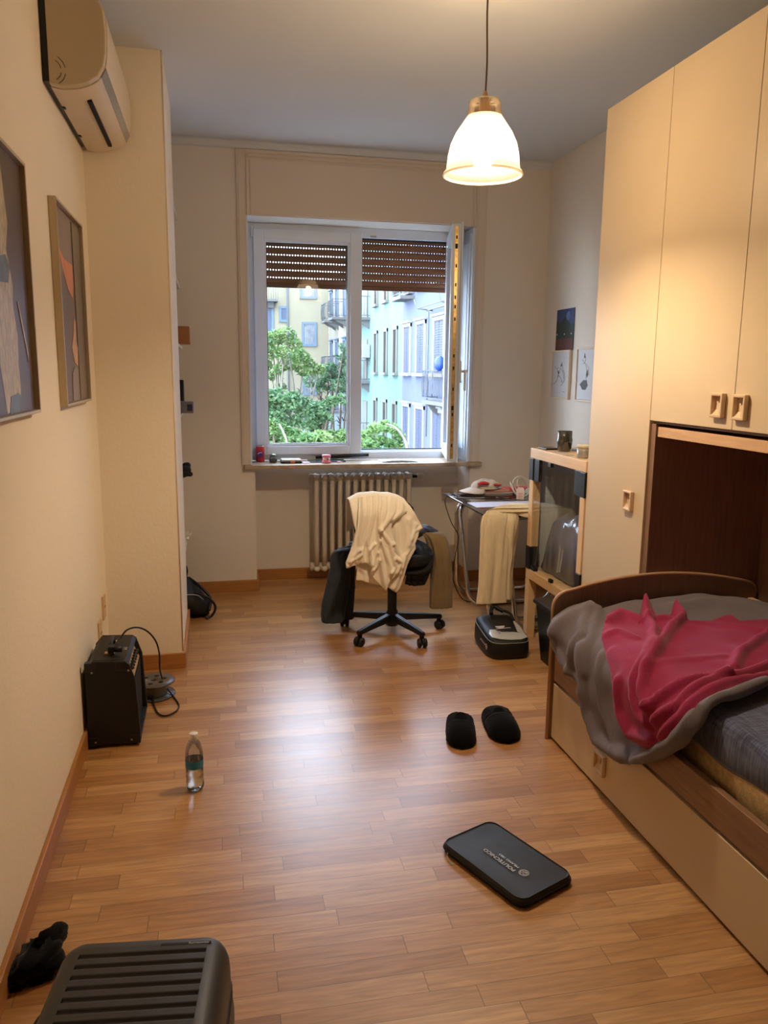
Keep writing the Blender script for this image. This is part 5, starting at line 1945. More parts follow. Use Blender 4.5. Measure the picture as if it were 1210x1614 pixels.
G = []
ny, nx = 240, 60
x1_, y1_ = SW/2-.0135, SL/2-.0135
inner = rrect(SW-.104, SL-.104, .012, 14)
xs_ = [-x_in+2*x_in*i/nx for i in range(nx+1)]
xs_ = [-x_in*1.0] + xs_[1:-1] + [x_in]
# flat part fills the inner rectangle plus a skirt to the shell ring
for j in range(ny+1):
    y = yA+.0+(yB-yA)*j/ny
    G.append([(x, y, .25+.0004-gz(x, y)) for x in [(-.1405+.281*i/nx) for i in range(nx+1)]])
s.grid(G)
s.build('front_shell', M_SHELL, su, local=True)
s = MB()
s.grid(shell([(.118, -.002), (.08, -.006), (.05, -.006), (.03, -.002), (.016, .006), (.008, .018), (.006, .03)], .066))
s.add([(x, y, .006) for x, y in rrect(SW-.06, SL-.06, .036, 14)], [tuple(range(60))])
s.build('back_shell', M_SHELL, su, local=True)
s = MB()
s.grid(shell([(.137, .001), (.1365, -.002), (.134, -.003), (.130, .002), (.124, .002), (.120, -.003), (.1175, -.002), (.117, .001)], .063))
s.build('zip_band', mat('zip_black', (20, 20, 21), rough=.6), su, local=True)
s = MB()
for sx in (-1, 1):
    for sy in (-1,):
        s.lathe([(0, -.01), (.022, -.01), (.024, 0), (.022, .01), (0, .01)], (sx*.14, sy*(SL/2+.018), .03), 18, axis='x')
for sx in (-1, 1):
    s.lathe([(0, -.01), (.022, -.01), (.024, 0), (.022, .01), (0, .01)], (sx*.14, -(SL/2+.018), .20), 18, axis='x')
s.build('wheels', M_BLACK, su, local=True)
s = MB()
s.tube(smooth_path([(-SW/2-.002, .02, .13), (-SW/2-.026, .04, .13), (-SW/2-.028, .10, .13), (-SW/2-.026, .16, .13), (-SW/2-.002, .18, .13)], 5), .009, 8)
s.build('side_handle', M_BLACK, su, local=True)
s = MB().box(.035, .150, .2235-.0035, .2235+.0045, .2488, .2512, bev=.0008)
s.build('name_plate', mat('plate_dark', (40, 41, 43), rough=.3), su, local=True)
text_part('Samsonite', .046, .0062, mat('plate_letters', (206, 204, 200), rough=.3, metal=.3), su, Matrix.Translation((.098, .2205, .2514)), depth=.0004)

# ------------------------------------------------------------------ laptop sleeve
c4 = [Vector(p_) for p_ in ((.697, 2.254, 0), (.899, 2.346, 0), (1.037, 2.005, 0), (.843, 1.944, 0))]
ctr = sum(c4, Vector())/4
ydir = ((c4[0]-c4[3])+(c4[1]-c4[2])).normalized()    # long axis, away from camera
ang_ = math.atan2(ydir.y, ydir.x)-math.pi/2
ln = ((c4[0]-c4[3]).length+(c4[1]-c4[2]).length)/2+.018
wd_ = ((c4[1]-c4[0]).length+(c4[2]-c4[3]).length)/2+.018
sv = thing('laptop_sleeve', (ctr.x, ctr.y, 0), 'black zipped laptop sleeve with white lettering lying on the floor', 'laptop sleeve', rz=ang_, local=True)
s = MB()
rows = []
for z, ins, k_ in ((.0015, .008, 1), (.003, .002, 1), (.012, 0, 1), (.020, 0, 1), (.027, .002, 1), (.0300, .007, 1)):
    pts = rrect(wd_-2*ins, ln-2*ins, .035-ins*.5, 12)
    pts.append(pts[0])
    rows.append([(x, y, z) for x, y in pts])
s.grid(rows)
def lid_z(x, y):
    return .0300-.0022*(1-max(abs(x)/(wd_/2), abs(y)/(ln/2))**6)+.0012*mnoise.noise(Vector((x*14, y*14, 0)))
last = rrect(wd_-.014, ln-.014, .0315, 12)
NF = 14
V_, F_ = [], []
m_ = len(last)
for j in range(NF+1):
    f_ = 1-j/NF
    for x, y in last:
        V_.append((x*f_, y*f_, lid_z(x*f_, y*f_)))
for j in range(NF):
    for i in range(m_):
        F_.append((j*m_+i, j*m_+(i+1) % m_, (j+1)*m_+(i+1) % m_, (j+1)*m_+i))
s.add(V_, F_, smooth=True)
s.add([(x, y, .0015) for x, y in rrect(wd_-.016, ln-.016, .031, 12)], [tuple(range(52))])
s.build('sleeve_body', mat('leatherette', (21, 22, 24), rough=.42, bump=.12, bscale=300), sv, local=True)
s = MB()
pts = rrect(wd_-.012, ln-.012, .032, 10)
s.tube([(x, y, .0305) for x, y in pts], .0022, 6, closed=True)
s.build('piping', mat('piping_black', (30, 31, 33), rough=.35), sv, local=True)
s = MB()
pts = rrect(wd_+.0015, ln+.0015, .036, 10)
s.tube([(x, y, .016) for x, y in pts], .0028, 6, closed=True)
s.build('zip', M_BLACKM, sv, local=True)
s = MB()
s.tube(smooth_path([(-wd_/2-.002, ln/2-.045, .016), (-wd_/2-.014, ln/2-.055, .010), (-wd_/2-.018, ln/2-.075, .003)], 4), .0012, 6)
s.box(-wd_/2-.022, -wd_/2-.015, ln/2-.09, ln/2-.074, .001, .003, bev=.0008)
s.build('zip_pull', M_STEEL, sv, local=True)
# lettering runs along the long axis, read from the right-hand long side
M_PRN = mat('print_white', (214, 214, 216), rough=.5)
inv = (Matrix.Translation((ctr.x, ctr.y, 0)) @ Matrix.Rotation(ang_, 4, 'Z')).inverted()
pA, pB = inv @ at(812, 1372, 'z', .03), inv @ at(765, 1338, 'z', .03)      # start and end of the big word
dirv = Vector((0, 1))
zt = .0312
wlen = abs(pB.y-pA.y)
text_part('POLITECNICO', wlen, .0135, M_PRN, sv, Matrix.Translation((pA.x+.002, pA.y, zt)) @ Matrix.Rotation(math.pi/2, 4, 'Z'), depth=.0006)
text_part('MILANO 1863', wlen*.62, .0085, M_PRN, sv, Matrix.Translation((pA.x+.021, pA.y+.004, zt)) @ Matrix.Rotation(math.pi/2, 4, 'Z'), depth=.0006)
lc = inv @ at(825.5, 1376, 'z', .03)
s = MB()
for r0, r1 in ((.0158, .0145), (.0122, .0114)):
    s.lathe([(r0, 0), (r0, .0004), (r1, .0004), (r1, 0)], (lc.x, lc.y, zt-.0004), 32)
rg = random.Random(4)
for k_ in range(34):
    a, r_ = rg.uniform(0, 6.28), .011*math.sqrt(rg.uniform(.02, 1))
    a2 = rg.uniform(0, 3.14)
    x, y = lc.x+r_*math.cos(a), lc.y+r_*math.sin(a)
    s.tube([(x-.0022*math.cos(a2), y-.0022*math.sin(a2), zt), (x+.0012*math.sin(a2), y-.0008, zt+.0001), (x+.0022*math.cos(a2), y+.0022*math.sin(a2), zt)], .0004, 4)
s.build('round_seal', M_PRN, sv, local=True)

# ------------------------------------------------------------------ slippers


def slipper(cx_, cy_, rz, label, flip=1):
    t = thing('slipper', (cx_, cy_, 0), label, 'slipper', 'pair of black slippers', rz=rz, local=True)
    M_FUZ = mat('slipper_fuzz', (10, 10, 11), rough=1.0, bump=.9, bscale=160, sheen=.05, spec=.1)
    # sole outline: toe towards -y
    def width(v):
        return .056+.005*math.sin(math.pi*min(1, v*1.1))
    N_ = 20
    rows = []
    for i in range(N_+1):
        v = i/N_
        y = -.145+.28*v
        e = math.sqrt(max(0, 1-(1-min(1, v/.25))**2)) if v < .25 else (1 if v < .82 else math.sqrt(max(0, 1-((v-.82)/.19)**2)))
        w_ = width(v)*max(e, .02)
        rows.append((y, w_))
    s = MB()
    s.grid([[(x_, y, z) for x_, z in ((-w_*.95, .001), (-w_, .008), (-w_, .016), (-w_*.6, .019), (0, .019), (w_*.6, .019), (w_, .016), (w_, .008), (w_*.95, .001), (0, .001), (-w_*.95, .001))] for y, w_ in rows])
    s.build('sole', mat('sole_black', (14, 14, 14), rough=.8), t, local=True)
    # upper: dome over the toe two thirds, low rim around the heel
    G = []
    for i in range(N_+1):
        v = i/N_
        y, w_ = rows[i]
        hgt = .058*math.sin(math.pi/2*min(1, (v+.03)/.42))**.7 if v < .55 else .060
        r_ = []
        for k_ in range(21):
            a = math.pi*k_/20
            cut = 1.0
            if v > .52:   # foot opening
                open_ = min(1, (v-.52)/.10)
                a_lim = math.pi/2*(1-open_*.62)
                a = a_lim*(k_/10) if k_ <= 10 else math.pi-a_lim*((20-k_)/10)
            rim = 1.0 if v < .85 else 1.0
            x_ = -flip*w_*1.06*math.cos(a)
            z = .010+hgt*math.sin(a)**.8*(1 if v < .9 else .9)
            n_ = .0016*mnoise.noise(Vector((x_*120, y*120, z*120)))
            r_.append((x_+n_, y+n_, z+n_))
        G.append(r_)
    if True:
        # split into two side walls behind the instep
        k0 = int(.52*N_)+1
        s = MB()
        s.grid(G[:k0+1], thick=.007)
        s.grid([r_[:11] for r_ in G[k0:]], thick=.007)
        s.grid([r_[10:] for r_ in G[k0:]], thick=.007)
        s.build('upper', M_FUZ, t, local=True)
        s = MB()
        tng = []
        for i in range(7):
            v = i/6
            y = .0+.045*v
            tng.append([(x_*.036*(1-.25*v*v), y, .066+.018*v-.012*x_*x_) for x_ in (-1, -.66, -.33, 0, .33, .66, 1)])
        s.grid(tng, thick=.008)
        s.build('tongue', M_FUZ, t, local=True)


slipper(1.010, 3.05, -.27, 'black fuzzy slipper on the floor, the left one of the pair')
slipper(1.200, 3.07, -.13, 'black fuzzy slipper on the floor, the right one nearer the bed', flip=-1)

# ------------------------------------------------------------------ black sock heap by the suitcase
s = MB()
def fp(u, v, z): return at(u, v, 'z', z)
st = [(fp(34, 1553, .012), (.03, .01, 0), (0, 0, .010)), (fp(48, 1540, .03), (.06, .015, 0), (0, 0, .029)), (fp(60, 1520, .034), (.065, .0, 0), (0, 0, .033)), (fp(66, 1500, .034), (.052, .0, 0), (0, 0, .033)), (fp(66, 1488, .02), (.03, 0, 0), (0, 0, .018))]
s.loft([(tuple(a), b_, c_) for a, b_, c_ in st], n=30, fold=.025, seed=5.5)
st = [(fp(60, 1500, .05), (.02, .02, 0), (0, 0, .018)), (fp(66, 1484, .06), (.022, .026, 0), (0, 0, .025)), (fp(80, 1478, .055), (.0, .034, 0), (0, 0, .024)), (fp(98, 1470, .042), (.0, .028, 0), (0, 0, .021)), (fp(106, 1467, .036), (.0, .014, 0), (0, 0, .012))]
s.loft([(tuple(a), b_, c_) for a, b_, c_ in st], n=26, fold=.014, seed=2.5)
s.build('socks', mat('sock_black', (11, 11, 12), rough=1, bump=.4, bscale=120, sheen=.1, spec=.1), None, label='black socks in a heap against the wall behind the suitcase', cat='socks')

# ------------------------------------------------------------------ windowsill objects
t = thing('drink_can', (.318, 5.66, .9005), 'red and purple drink can at the left end of the windowsill', 'can')
cc = (.318, 5.66, .9005)
MB().lathe([(0, .003), (.024, .0), (.031, .008), (.031, .104), (.027, .112), (.027, .115)], cc, 32).build('can_body', mat('can_red', (176, 34, 44), rough=.3, metal=.3, var=.35, vscale=22, c2=(206, 48, 52)), t)
MB().lathe([(.0285, .108), (.028, .116), (.026, .116), (.025, .111), (0, .111)], cc, 32).build('can_lid', M_STEEL, t)
s = MB()
G = []
for i in range(7):
    z = .030+.050*i/6
    half = .75*math.sqrt(max(0, 1-((i-3)/3.05)**2))
    G.append([(cc[0]+.0313*math.cos(-math.pi/2-.25+half*(j/6-.5)*2), cc[1]+.0313*math.sin(-math.pi/2-.25+half*(j/6-.5)*2), cc[2]+z) for j in range(7)])
s.grid(G)
s.build('purple_patch', mat('can_purple', (84, 38, 120), rough=.3), t)
s = MB()
s.tube([(cc[0]+.0318*math.cos(a), cc[1]+.0318*math.sin(a), cc[2]+.062+.006*math.sin((a+2)*3)) for a in [-2.2+.06*i for i in range(18)]], .002, 5)
s.build('white_stroke', M_WHITE, t)
t = thing('glass_jar', (.405, 5.60, .9005), 'small glass jar with a metal clip lid beside the drink can', 'jar')
cc = (.405, 5.60, .9005)
MB().lathe([(0, .001), (.024, .001), (.028, .008), (.028, .034), (.021, .045)], cc, 28).build('jar_body', clear('jar_glass', (206, 212, 208), gloss=.15, opacity=.25, body=(60, 62, 58)), t)
MB().lathe([(0, .003), (.025, .003), (.026, .028), (0, .03)], cc, 24).build('jar_contents', mat('jar_dark', (40, 42, 38), rough=.8, var=.4, vscale=120), t)
MB().lathe([(.022, .045), (.026, .047), (.026, .055), (.018, .060), (0, .061)], cc, 28).build('jar_lid', mat('jar_lid', (96, 112, 108), rough=.2, metal=.5), t)
s = MB()
s.tube(smooth_path([(cc[0]-.028, cc[1]-.005, cc[2]+.045), (cc[0]-.036, cc[1], cc[2]+.03), (cc[0]-.030, cc[1]-.01, cc[2]+.018)], 4), .0015, 6)
s.tube(smooth_path([(cc[0]+.026, cc[1]-.005, cc[2]+.05), (cc[0]+.038, cc[1], cc[2]+.04), (cc[0]+.029, cc[1]-.01, cc[2]+.025)], 4), .0015, 6)
s.build('clip', M_STEEL, t)
t = thing('white_box', (.53, 5.57, .9005), 'white and black flat box with an orange tab on the windowsill', 'box')
MB().box(.455, .60, 5.52, 5.63, .9005, .916, bev=.003).build('black_base', M_BLACK, t)
MB().box(.46, .598, 5.53, 5.632, .9162, .927, bev=.004).build('white_top', M_WHITE, t)
MB().box(.52, .552, 5.517, 5.5205, .904, .918, bev=.001).build('orange_tab', mat('tab_orange', (226, 110, 60), rough=.5), t)
MB().box(.61, .66, 5.52, 5.60, .9005, .904, bev=.001).build('pink_card', mat('card_pinkish', (216, 178, 196), rough=.5), None, label='little pale pink card beside the white box on the sill', cat='card')
MB().box(.655, .92, 5.56, 5.66, .9005, .9095, bev=.003).build('black_tablet', mat('tablet_black', (16, 16, 18), rough=.2), None, label='flat black tablet under the pink tape roll on the sill', cat='tablet')
s = MB()
s.tube([(.72, 5.69, .922), (1.10, 5.70, .936)], .011, 12)
s.tube([(1.10, 5.70, .936), (1.112, 5.70, .9365)], .0125, 12)
s.build('black_tube', M_BLACK, None, label='long black tube lying across the windowsill', cat='tube')
t = thing('tape_roll', (.775, 5.545, .9005), 'pink spool-shaped tape holder on the windowsill', 'tape holder')
MB().lathe([(0, 0), (.030, 0), (.033, .006), (.031, .016), (.026, .022), (.026, .036), (.031, .042), (.033, .052), (.030, .058), (0, .058)], (.775, 5.53, .9005), 30).build('pink_body', mat('tape_pink', (232, 132, 150), rough=.35), t)
MB().lathe([(.0265, .023), (.0275, .024), (.0275, .034), (.0265, .035)], (.775, 5.53, .9005), 30).build('white_band', M_WHITE, t)
MB().box(.768, .79, 5.500, 5.504, .928, .932, bev=.001).build('slot', M_BLACK, t)
MB().loft([((.845, 5.50, .905), (.004, .004, 0), (0, 0, .003)), ((.86, 5.51, .908), (.012, .01, 0), (0, 0, .007)), ((.885, 5.51, .905), (.004, .004, 0), (0, 0, .003))], n=12).build('pink_eraser', mat('eraser_pink', (232, 186, 190), rough=.6), None, label='tiny pale pink eraser right of the tape holder', cat='eraser')
G = []
for i in range(12):
    r_ = []
    for j in range(26):
        x = 1.17+.27*j/25
        y = 5.50+.13*i/11
        e = 1-abs(j/12.5-1)**3
        r_.append((x, y+.01*math.sin(j), .902+.016*e*(.6+.5*abs(mnoise.noise(Vector((x*30, y*30, 0)))))))
    G.append(r_)
MB().grid(G, thick=.001).build('plastic_wrapper', mat('wrapper_clear', (226, 236, 240), rough=.2), None, label='crumpled translucent wrapper on the right half of the windowsill', cat='wrapper')

_lin0 = lin
OUTF = 0.62


def lin(c):
    q = _lin0(c)
    return (q[0]*OUTF, q[1]*OUTF, q[2]*OUTF, 1.0)


# ------------------------------------------------------------------ the courtyard outside
FXX = 8.2


def render_wall(name, c, c2, rough=.9):
    return mat(name, c, rough=rough, var=.05, vscale=.6, bump=.1, bscale=8)


M_MINT = render_wall('render_mint', (96, 132, 128), None)
M_LILAC = render_wall('render_lilac', (88, 98, 124), None)
M_CREAMW = render_wall('render_cream', (142, 136, 114), None)
M_CREAMS = render_wall('render_ivory', (142, 138, 126), None)
M_SUR = mat('surround_white', (140, 144, 146), rough=.8)
M_SURG = mat('surround_stone', (106, 110, 104), rough=.8)
M_SHB = mat('shutter_blue', (70, 80, 104), rough=.6, var=.12, vscale=30, stretch=(.1, .1, 4))
M_DARKP = mat('pane_dark', (42, 38, 36), rough=.2, var=.3, vscale=2)
M_IRON = mat('iron_grey', (74, 80, 86), rough=.6)
M_SLAB = mat('balcony_stone', (94, 96, 96), rough=.8)
M_BLUEF = mat('frame_sky', (90, 110, 128), rough=.7)


def building(name, x0, x1, y0, y1, z0, z1, m, label):
    t = thing(name, ((x0+x1)/2, (y0+y1)/2, z0), label, 'building')
    MB().box(x0, x1, y0, y1, z0, z1).build('wall', m, t)
    return t


def fwin_x(parent, yc, w_, z0, z1, msur, mpane, louvre=False, lintel=True):
    """window in a facade facing -x"""
    s = MB()
    x = FXX
    s.box(x-.07, x-.001, yc-w_/2-.16, yc-w_/2, z0, z1+.14)
    s.box(x-.07, x-.001, yc+w_/2, yc+w_/2+.16, z0, z1+.14)
    s.box(x-.08, x-.001, yc-w_/2-.16, yc+w_/2+.16, z1, z1+.16)
    if lintel: s.box(x-.16, x-.001, yc-w_/2-.24, yc+w_/2+.24, z1+.16, z1+.24)
    s.box(x-.18, x-.001, yc-w_/2-.26, yc+w_/2+.26, z0-.12, z0)
    o = s.build('window', msur, parent)
    s = MB()
    s.box(x-.03, x-.0005, yc-w_/2, yc-.012, z0, z1)
    s.box(x-.03, x-.0005, yc+.012, yc+w_/2, z0, z1)
    if louvre:
        z = z0+.06
        while z < z1-.04:
            s.box(x-.045, x-.03, yc-w_/2+.06, yc-.05, z, z+.035)
            s.box(x-.045, x-.03, yc+.05, yc+w_/2-.06, z, z+.035)
            z += .09
    s.build('shutter' if mpane is M_SHB else 'pane', mpane, o)
    return o


def balcony_x(parent, y0, y1, zs, depth=.9, ht=1.05, corbel=True):
    s = MB()
    x = FXX
    s.box(x-depth, x-.001, y0, y1, zs-.14, zs)
    if corbel:
        for yy in (y0+.15, y1-.35):
            s.prism([(x-.001, zs-.14), (x-depth*.8, zs-.14), (x-depth*.6, zs-.28), (x-.25, zs-.42), (x-.001, zs-.6)], yy, yy+.2, axis='y')
    o = s.build('balcony', M_SLAB, parent)
    s = MB()
    for z in (zs+.08, zs+ht):
        s.box(x-depth+.02, x-depth+.05, y0, y1, z, z+.035)
        for yy in (y0, y1-.03):
            s.box(x-depth+.02, x, yy, yy+.03, z, z+.035)
    n_ = int((y1-y0)/.16)
    for i in range(n_+1):
        yy = y0+.02+(y1-y0-.04)*i/n_
        pts = [(x-depth+.035-.05*math.sin(math.pi*k_/6), yy+.03*math.sin(2*math.pi*k_/6), zs+.1+(ht-.1)*k_/6) for k_ in range(7)]
        s.tube(pts, .012, 4)
    n_ = max(2, int(depth/.16))
    for i in range(n_):
        for yy in (y0+.015, y1-.015):
            xx = x-depth+.06+(depth-.1)*i/n_
            s.tube([(xx, yy, zs+.1), (xx, yy, zs+ht)], .012, 4)
    s.build('railing', M_IRON, o)
    return o


ROWS = ((-5.25, -3.3), (-1.9, .03), (1.46, 3.38), (4.82, 6.75), (8.2, 10.1))
lb = building('building', FXX, FXX+9, 8.5, 34.35, -8, 13, M_LILAC, 'lilac blue building with white window surrounds across the courtyard')
for ri, (z0, z1) in enumerate(ROWS):
    for wi, (yc, w_) in enumerate(((33.45, 1.05), (31.15, 1.15), (28.5, 1.25), (25.6, 1.25), (22.8, 1.2))):
        fwin_x(lb, yc, w_, z0, z1, M_SUR, M_SHB, louvre=(ri in (1, 2) and wi < 4))
balcony_x(lb, 25.8, 28.7, .50, depth=.6)
balcony_x(lb, 32.4, 34.1, 4.60, depth=.6, corbel=False)
s = MB()
s.tube([(FXX-.2, 29.7, 3.80), (FXX-.2, 25.0, 3.82)], .03, 6)
s.tube([(FXX-.6, 29.5, 3.86), (FXX-.6, 25.0, 3.88)], .02, 6)
s.tube([(FXX, 29.6, 3.8), (FXX-.6, 29.6, 3.86), (FXX-.7, 29.7, 4.2)], .025, 6)
s.tube([(FXX, 26.4, 3.8), (FXX-.6, 26.4, 3.86), (FXX-.7, 26.5, 4.25)], .025, 6)
s.tube([(FXX-.04, 30.05, 3.8), (FXX-.04, 30.05, -1.0)], .02, 6)
s.build('drying_rack', M_SURG, lb)
MB().tube([(FXX-.62, 26.3, 1.55), (FXX-.64, 26.3, 1.66), (FXX-.62, 26.3, 1.82), (FXX-.6, 26.3, 1.98), (FXX-.6, 26.3, 2.06)], [.05, .15, .19, .15, .04], 14).build('blue_bundle', mat('bundle_blue', (20, 60, 150), rough=.5), None,
     label='bright blue bundle hung at the balcony window of the lilac building', cat='bundle')
mb_ = building('building', FXX, FXX+9, 34.36, 45.0, -8, 13, M_MINT, 'mint green building with narrow stone-framed windows across the courtyard')
for ri, (z0, z1) in enumerate(ROWS):
    for wi, (yc, w_) in enumerate(((35.75, .62), (37.85, .60), (40.2, .62))):
        fwin_x(mb_, yc, w_, z0, z1, M_SURG, M_DARKP, lintel=False)
for z in (1.0, -2.3, 4.3):
    balcony_x(mb_, 41.8, 44.6, z, depth=.8)
    s = MB().box(FXX-.06, FXX-.001, 42.4, 43.6, z+.05, z+2.2)
    s.build('balcony_door', M_SURG, mb_)
au = MB().box(FXX-.45, FXX-.02, 41.6, 42.7, 2.2, 2.9, bev=.03)
au.box(FXX-.47, FXX-.45, 41.75, 42.5, 2.3, 2.8, bev=.02)
au.build('outdoor_unit', M_SUR, mb_)
s = MB()
rg = random.Random(11)
for k_ in range(260):
    c_ = Vector((FXX-.8+rg.gauss(0, .12), rg.uniform(41.9, 44.4), 2.0+rg.gauss(0, .13)))
    a = Vector((rg.gauss(0, 1), rg.gauss(0, 1), rg.gauss(0, 1))).normalized()*.09
    b_ = a.orthogonal().normalized()*.05
    s.add([c_-a, c_+b_, c_+a, c_-b_], [(0, 1, 2, 3)])
s.build('balcony_plants', mat('leaf_balcony', (110, 160, 92), rough=.6), mb_, recalc=False)
cs = building('building', FXX, FXX+9, 45.01, 57.0, -8, 7.7, M_CREAMS, 'ivory building with small iron balconies at the end of the right row')
for ri, (z0, z1) in enumerate(ROWS[:4]):
    for wi, (yc, w_) in enumerate(((47.0, .8), (50.0, .9), (53.2, .9), (55.7, .8))):
        fwin_x(cs, yc, w_, z0, z1, M_BLUEF, M_SHB)
for z in (1.35, 4.75, -2.0):
    balcony_x(cs, 49.1, 51.0, z, depth=.95)
    balcony_x(cs, 52.4, 54.2, z, depth=.95)
fb = building('building', -26, FXX-.001, 57.01, 66, -8, 7.7, M_CREAMW, 'cream building closing the far end of the courtyard')


def fwin_y(parent, xa, xb, z0, z1, msur, mp, bars=True):
    y = 57.01
    s = MB()
    f_ = .16
    s.box(xa-f_, xa, y-.08, y-.001, z0-f_, z1+f_)
    s.box(xb, xb+f_, y-.08, y-.001, z0-f_, z1+f_)
    s.box(xa, xb, y-.08, y-.001, z1, z1+f_)
    s.box(xa-f_, xb+f_, y-.14, y-.001, z0-f_, z0)
    o = s.build('window', msur, parent)
    s = MB().box(xa, xb, y-.03, y-.0005, z0, z1)
    if bars:
        for i in range(1, 5):
            x = xa+(xb-xa)*i/5
            s.box(x-.02, x+.02, y-.07, y-.04, z0, z1)
    s.build('pane', mp, o)


M_GREYP = mat('pane_grey', (118, 124, 130), rough=.3, var=.25, vscale=3)
fwin_y(fb, 6.42, 7.15, 3.35, 4.70, M_BLUEF, M_GREYP)
fwin_y(fb, 6.3, 7.15, 6.6, 7.5, M_BLUEF, M_GREYP)
fwin_y(fb, 4.84, 5.16, 4.98, 5.75, M_BLUEF, M_SHB, False)
fwin_y(fb, 3.5, 4.15, 3.6, 5.9, M_BLUEF, M_SHB, False)
fwin_y(fb, 1.2, 2.2, 3.4, 5.4, M_BLUEF, M_SHB, False)
fwin_y(fb, -1.8, -.8, 3.4, 5.4, M_BLUEF, M_SHB, False)
fwin_y(fb, 6.42, 7.15, -.1, 1.3, M_BLUEF, M_GREYP)
MB().tube([(5.27, 56.9, -8), (5.27, 56.9, 7.7)], .06, 8).build('drain_pipe', M_IRON, fb)
s = MB()
s.box(3.3, 4.55, 56.1, 57.0, 6.15, 6.3)
for i in range(9):
    s.tube([(3.3+1.25*i/8, 56.12, 6.3), (3.3+1.25*i/8, 56.12, 7.3)], .015, 4)
s.box(3.3, 4.55, 56.1, 56.14, 7.28, 7.33)
s.box(3.9, 4.3, 56.6, 57.0, 5.75, 6.15)
s.build('balcony', M_SLAB, fb)
MB().box(-26, 30, 6.2, 70, -8.2, -8).build('courtyard_ground', mat('ground_paving', (120, 122, 116), rough=.9, var=.1, vscale=1), None, kind='structure')
gw = thing('garden_wall', (6.9, 47.5, -8), 'blue-grey low garden wall seen beyond the shrubs', 'wall')
MB().box(5.2, 8.15, 47.0, 47.4, -8, -.98).build('wall_body', mat('wall_bluegrey', (132, 146, 158), rough=.8), gw)
MB().box(5.1, 8.15, 46.9, 47.5, -.98, -.86).build('coping', M_SLAB, gw)

# trees
def leafmat(name, c, c2):
    m, nt, N, L, B = newmat(name)
    geo = N.new('ShaderNodeNewGeometry')
    oi = N.new('ShaderNodeTexNoise')
    oi.inputs['Scale'].default_value = 1.6
    oi.inputs['Detail'].default_value = 5
    L.new(geo.outputs['Position'], oi.inputs['Vector'])
    rp = N.new('ShaderNodeValToRGB')
    rp.color_ramp.elements[0].position = .35
    rp.color_ramp.elements[1].position = .65
    rp.color_ramp.elements[0].color = lin(c)
    rp.color_ramp.elements[1].color = lin(c2)
    L.new(oi.outputs['Fac'], rp.inputs[0])
    L.new(rp.outputs[0], B.inputs['Base Color'])
    B.inputs['Roughness'].default_value = .6
    tl = N.new('ShaderNodeBsdfTranslucent')
    L.new(rp.outputs[0], tl.inputs[0])
    mx = N.new('ShaderNodeMixShader')
    mx.inputs[0].default_value = .35
    L.new(B.outputs[0], mx.inputs[1])
    L.new(tl.outputs[0], mx.inputs[2])
    L.new(mx.outputs[0], N['Material Output'].inputs[0])
    return m


M_BARK = mat('bark', (90, 78, 64), rough=.9, var=.2, vscale=6)
M_BARKL = mat('bark_pale', (120, 116, 102), rough=.9, var=.2, vscale=6)


def tree(name, label, Y, blobs, m, leaf, dens, base, seed, stems=5, bark=M_BARK, spread=.8):
    rg = random.Random(seed)
    bs_ = []
    for u, v, r_ in blobs:
        yy = Y+rg.uniform(-spread, spread)
        q_ = at(u, v, 'y', yy)
        bs_.append((q_, 1.2*r_*yy/FPX))
    bx_ = sum(b_[0].x for b_ in bs_)/len(bs_) if base is None else base
    t = thing(name, (bx_, Y, -8), label, 'tree')
    s = MB()
    for c_, r_ in bs_:
        n_ = int(24*dens*r_*r_)
        for k_ in range(n_):
            d_ = Vector((rg.gauss(0, 1), rg.gauss(0, 1), rg.gauss(0, 1))).normalized()
            p_ = c_+Vector((d_.x*r_, d_.y*r_*.9, d_.z*r_*.8))*(rg.uniform(.35, 1)**.5)
            if mnoise.noise(p_*1.4+Vector((seed, 0, 0))) < -.34:
                continue
            a = Vector((rg.gauss(0, 1), rg.gauss(0, 1), rg.gauss(0, .7))).normalized()
            a = a*leaf*rg.uniform(.6, 1.2)
            b_ = a.cross(Vector((rg.gauss(0, 1), rg.gauss(0, 1), rg.gauss(0, 1)+.6))).normalized()*leaf*.42
            s.add([p_-a, p_+b_, p_+a, p_-b_], [(0, 1, 2, 3)])
    s.build('foliage', m, t, recalc=False)
    s = MB()
    tops = rg.sample(bs_, min(stems, len(bs_)))
    for c_, r_ in tops:
        b0 = Vector((bx_+rg.uniform(-.3, .3), Y+rg.uniform(-.3, .3), -8))
        mid = b0.lerp(c_, .55)+Vector((rg.uniform(-.4, .4), rg.uniform(-.3, .3), .4))
        s.tube(smooth_path([b0, mid, c_], 6), [.085-.005*i for i in range(13)], 7)
        for q_ in range(5):
            d_ = Vector((rg.uniform(-1, 1), rg.uniform(-.6, .6), rg.uniform(.2, 1)))*r_*.9
            st_ = mid.lerp(c_, rg.uniform(.2, .9))
            s.tube([st_, st_+d_*.5+Vector((0, 0, .1)), st_+d_], [.035, .025, .012], 5)
    s.build('trunk', bark, t)
    return t


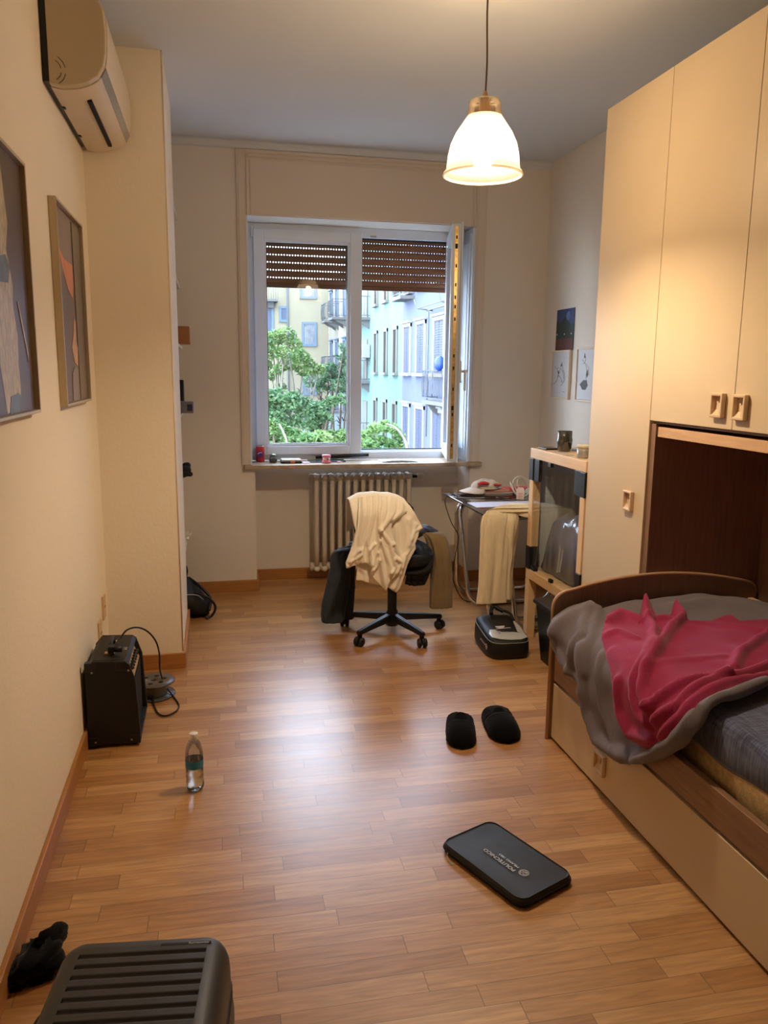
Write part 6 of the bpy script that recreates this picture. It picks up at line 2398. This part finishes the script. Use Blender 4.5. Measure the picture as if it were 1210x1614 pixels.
LA = leafmat('leaf_bright', (84, 124, 66), (138, 164, 96))
LB_ = leafmat('leaf_mid', (66, 108, 70), (112, 146, 94))
LC = leafmat('leaf_deep', (60, 100, 70), (102, 138, 94))
tree('leafy_tree', 'tall yellow-green tree at the left of the window view', 33,
     [(425, 535, 12), (438, 530, 13), (452, 528, 13), (462, 545, 13), (430, 556, 12), (446, 556, 12), (472, 562, 13), (458, 572, 12), (484, 566, 10), (440, 582, 9), (428, 592, 9), (490, 580, 12), (476, 584, 9), (502, 582, 9), (418, 575, 10), (408, 550, 14), (444, 610, 7)],
     LA, .10, 70, 3.4, 3, stems=11, bark=M_BARKL)
tree('leafy_tree', 'mid-green tree beside the ivory building, right half of the left pane', 36,
     [(492, 600, 13), (505, 592, 12), (518, 602, 13), (530, 590, 11), (520, 578, 8), (538, 560, 9), (542, 548, 8), (535, 608, 13), (546, 596, 11), (508, 612, 9), (540, 575, 8), (552, 585, 10)],
     LC, .10, 62, 4.9, 5, stems=8, bark=M_BARK)
tree('shrub_tree', 'wide mid-green canopy filling the lower left window pane', 20,
     [(425, 628, 15), (442, 626, 16), (462, 632, 16), (480, 640, 15), (498, 645, 13), (430, 650, 18), (455, 655, 20), (482, 660, 18), (505, 656, 13), (510, 640, 10), (525, 632, 9), (538, 628, 8), (548, 634, 7), (500, 672, 14), (515, 662, 10), (410, 640, 18)],
     LB_, .075, 210, 2.3, 8, stems=4, spread=.5)
tree('shrub_tree', 'bright low shrub along the bottom of the left window pane', 16,
     [(430, 672, 12), (445, 678, 13), (465, 690, 14), (485, 696, 14), (505, 692, 15), (525, 692, 15), (542, 690, 14), (428, 700, 13), (555, 700, 14), (415, 690, 14), (450, 705, 14), (520, 708, 16), (490, 715, 16), (545, 715, 16)],
     LA, .075, 330, 1.7, 12, stems=4, spread=.4)
tree('shrub_tree', 'light green shrub with an arching branch at the bottom of the open window', 18,
     [(574, 688, 11), (590, 676, 10), (606, 672, 10), (622, 676, 9), (630, 688, 8), (582, 700, 11), (600, 694, 9), (615, 700, 9), (568, 704, 12), (628, 702, 7), (590, 712, 12), (612, 716, 12)],
     leafmat('leaf_light', (88, 132, 72), (136, 170, 100)), .07, 330, 3.9, 15, stems=4, spread=.4)
q = [at(u, v, 'y', 17.2) for u, v in ((608, 668), (620, 672), (631, 682), (638, 694), (642, 708), (644, 730))]
MB().tube(smooth_path(q, 5), [.02+.0011*i for i in range(26)], 6).build('arching_branch', M_BARKL, None, label='pale arching branch over the shrub in the open window', cat='branch')
q = [at(u, v, 'y', 15.2) for u, v in ((440, 668), (446, 680), (452, 696), (456, 720), (460, 800))]
MB().tube(smooth_path(q, 5), [.022]*21, 6).build('bare_trunk', M_BARKL, None, label='pale bare trunk among the low shrub in the left pane', cat='branch')

# ------------------------------------------------------------------ sky light and lamp
W = bpy.data.worlds.new('sky')
SC.world = W
W.use_nodes = True
nt = W.node_tree
bg = nt.nodes['Background']
tc = nt.nodes.new('ShaderNodeTexCoord')
sx = nt.nodes.new('ShaderNodeSeparateXYZ')
rp = nt.nodes.new('ShaderNodeValToRGB')
nt.links.new(tc.outputs['Generated'], sx.inputs[0])
nt.links.new(sx.outputs[2], rp.inputs[0])
rp.color_ramp.elements[0].position = 0.0
rp.color_ramp.elements[0].color = (0.80, 0.88, 1.0, 1)
rp.color_ramp.elements[1].position = 0.7
rp.color_ramp.elements[1].color = (0.62, 0.76, 1.0, 1)
nt.links.new(rp.outputs[0], bg.inputs[0])
bg.inputs[1].default_value = SKY
SC.view_settings.exposure = EXPO
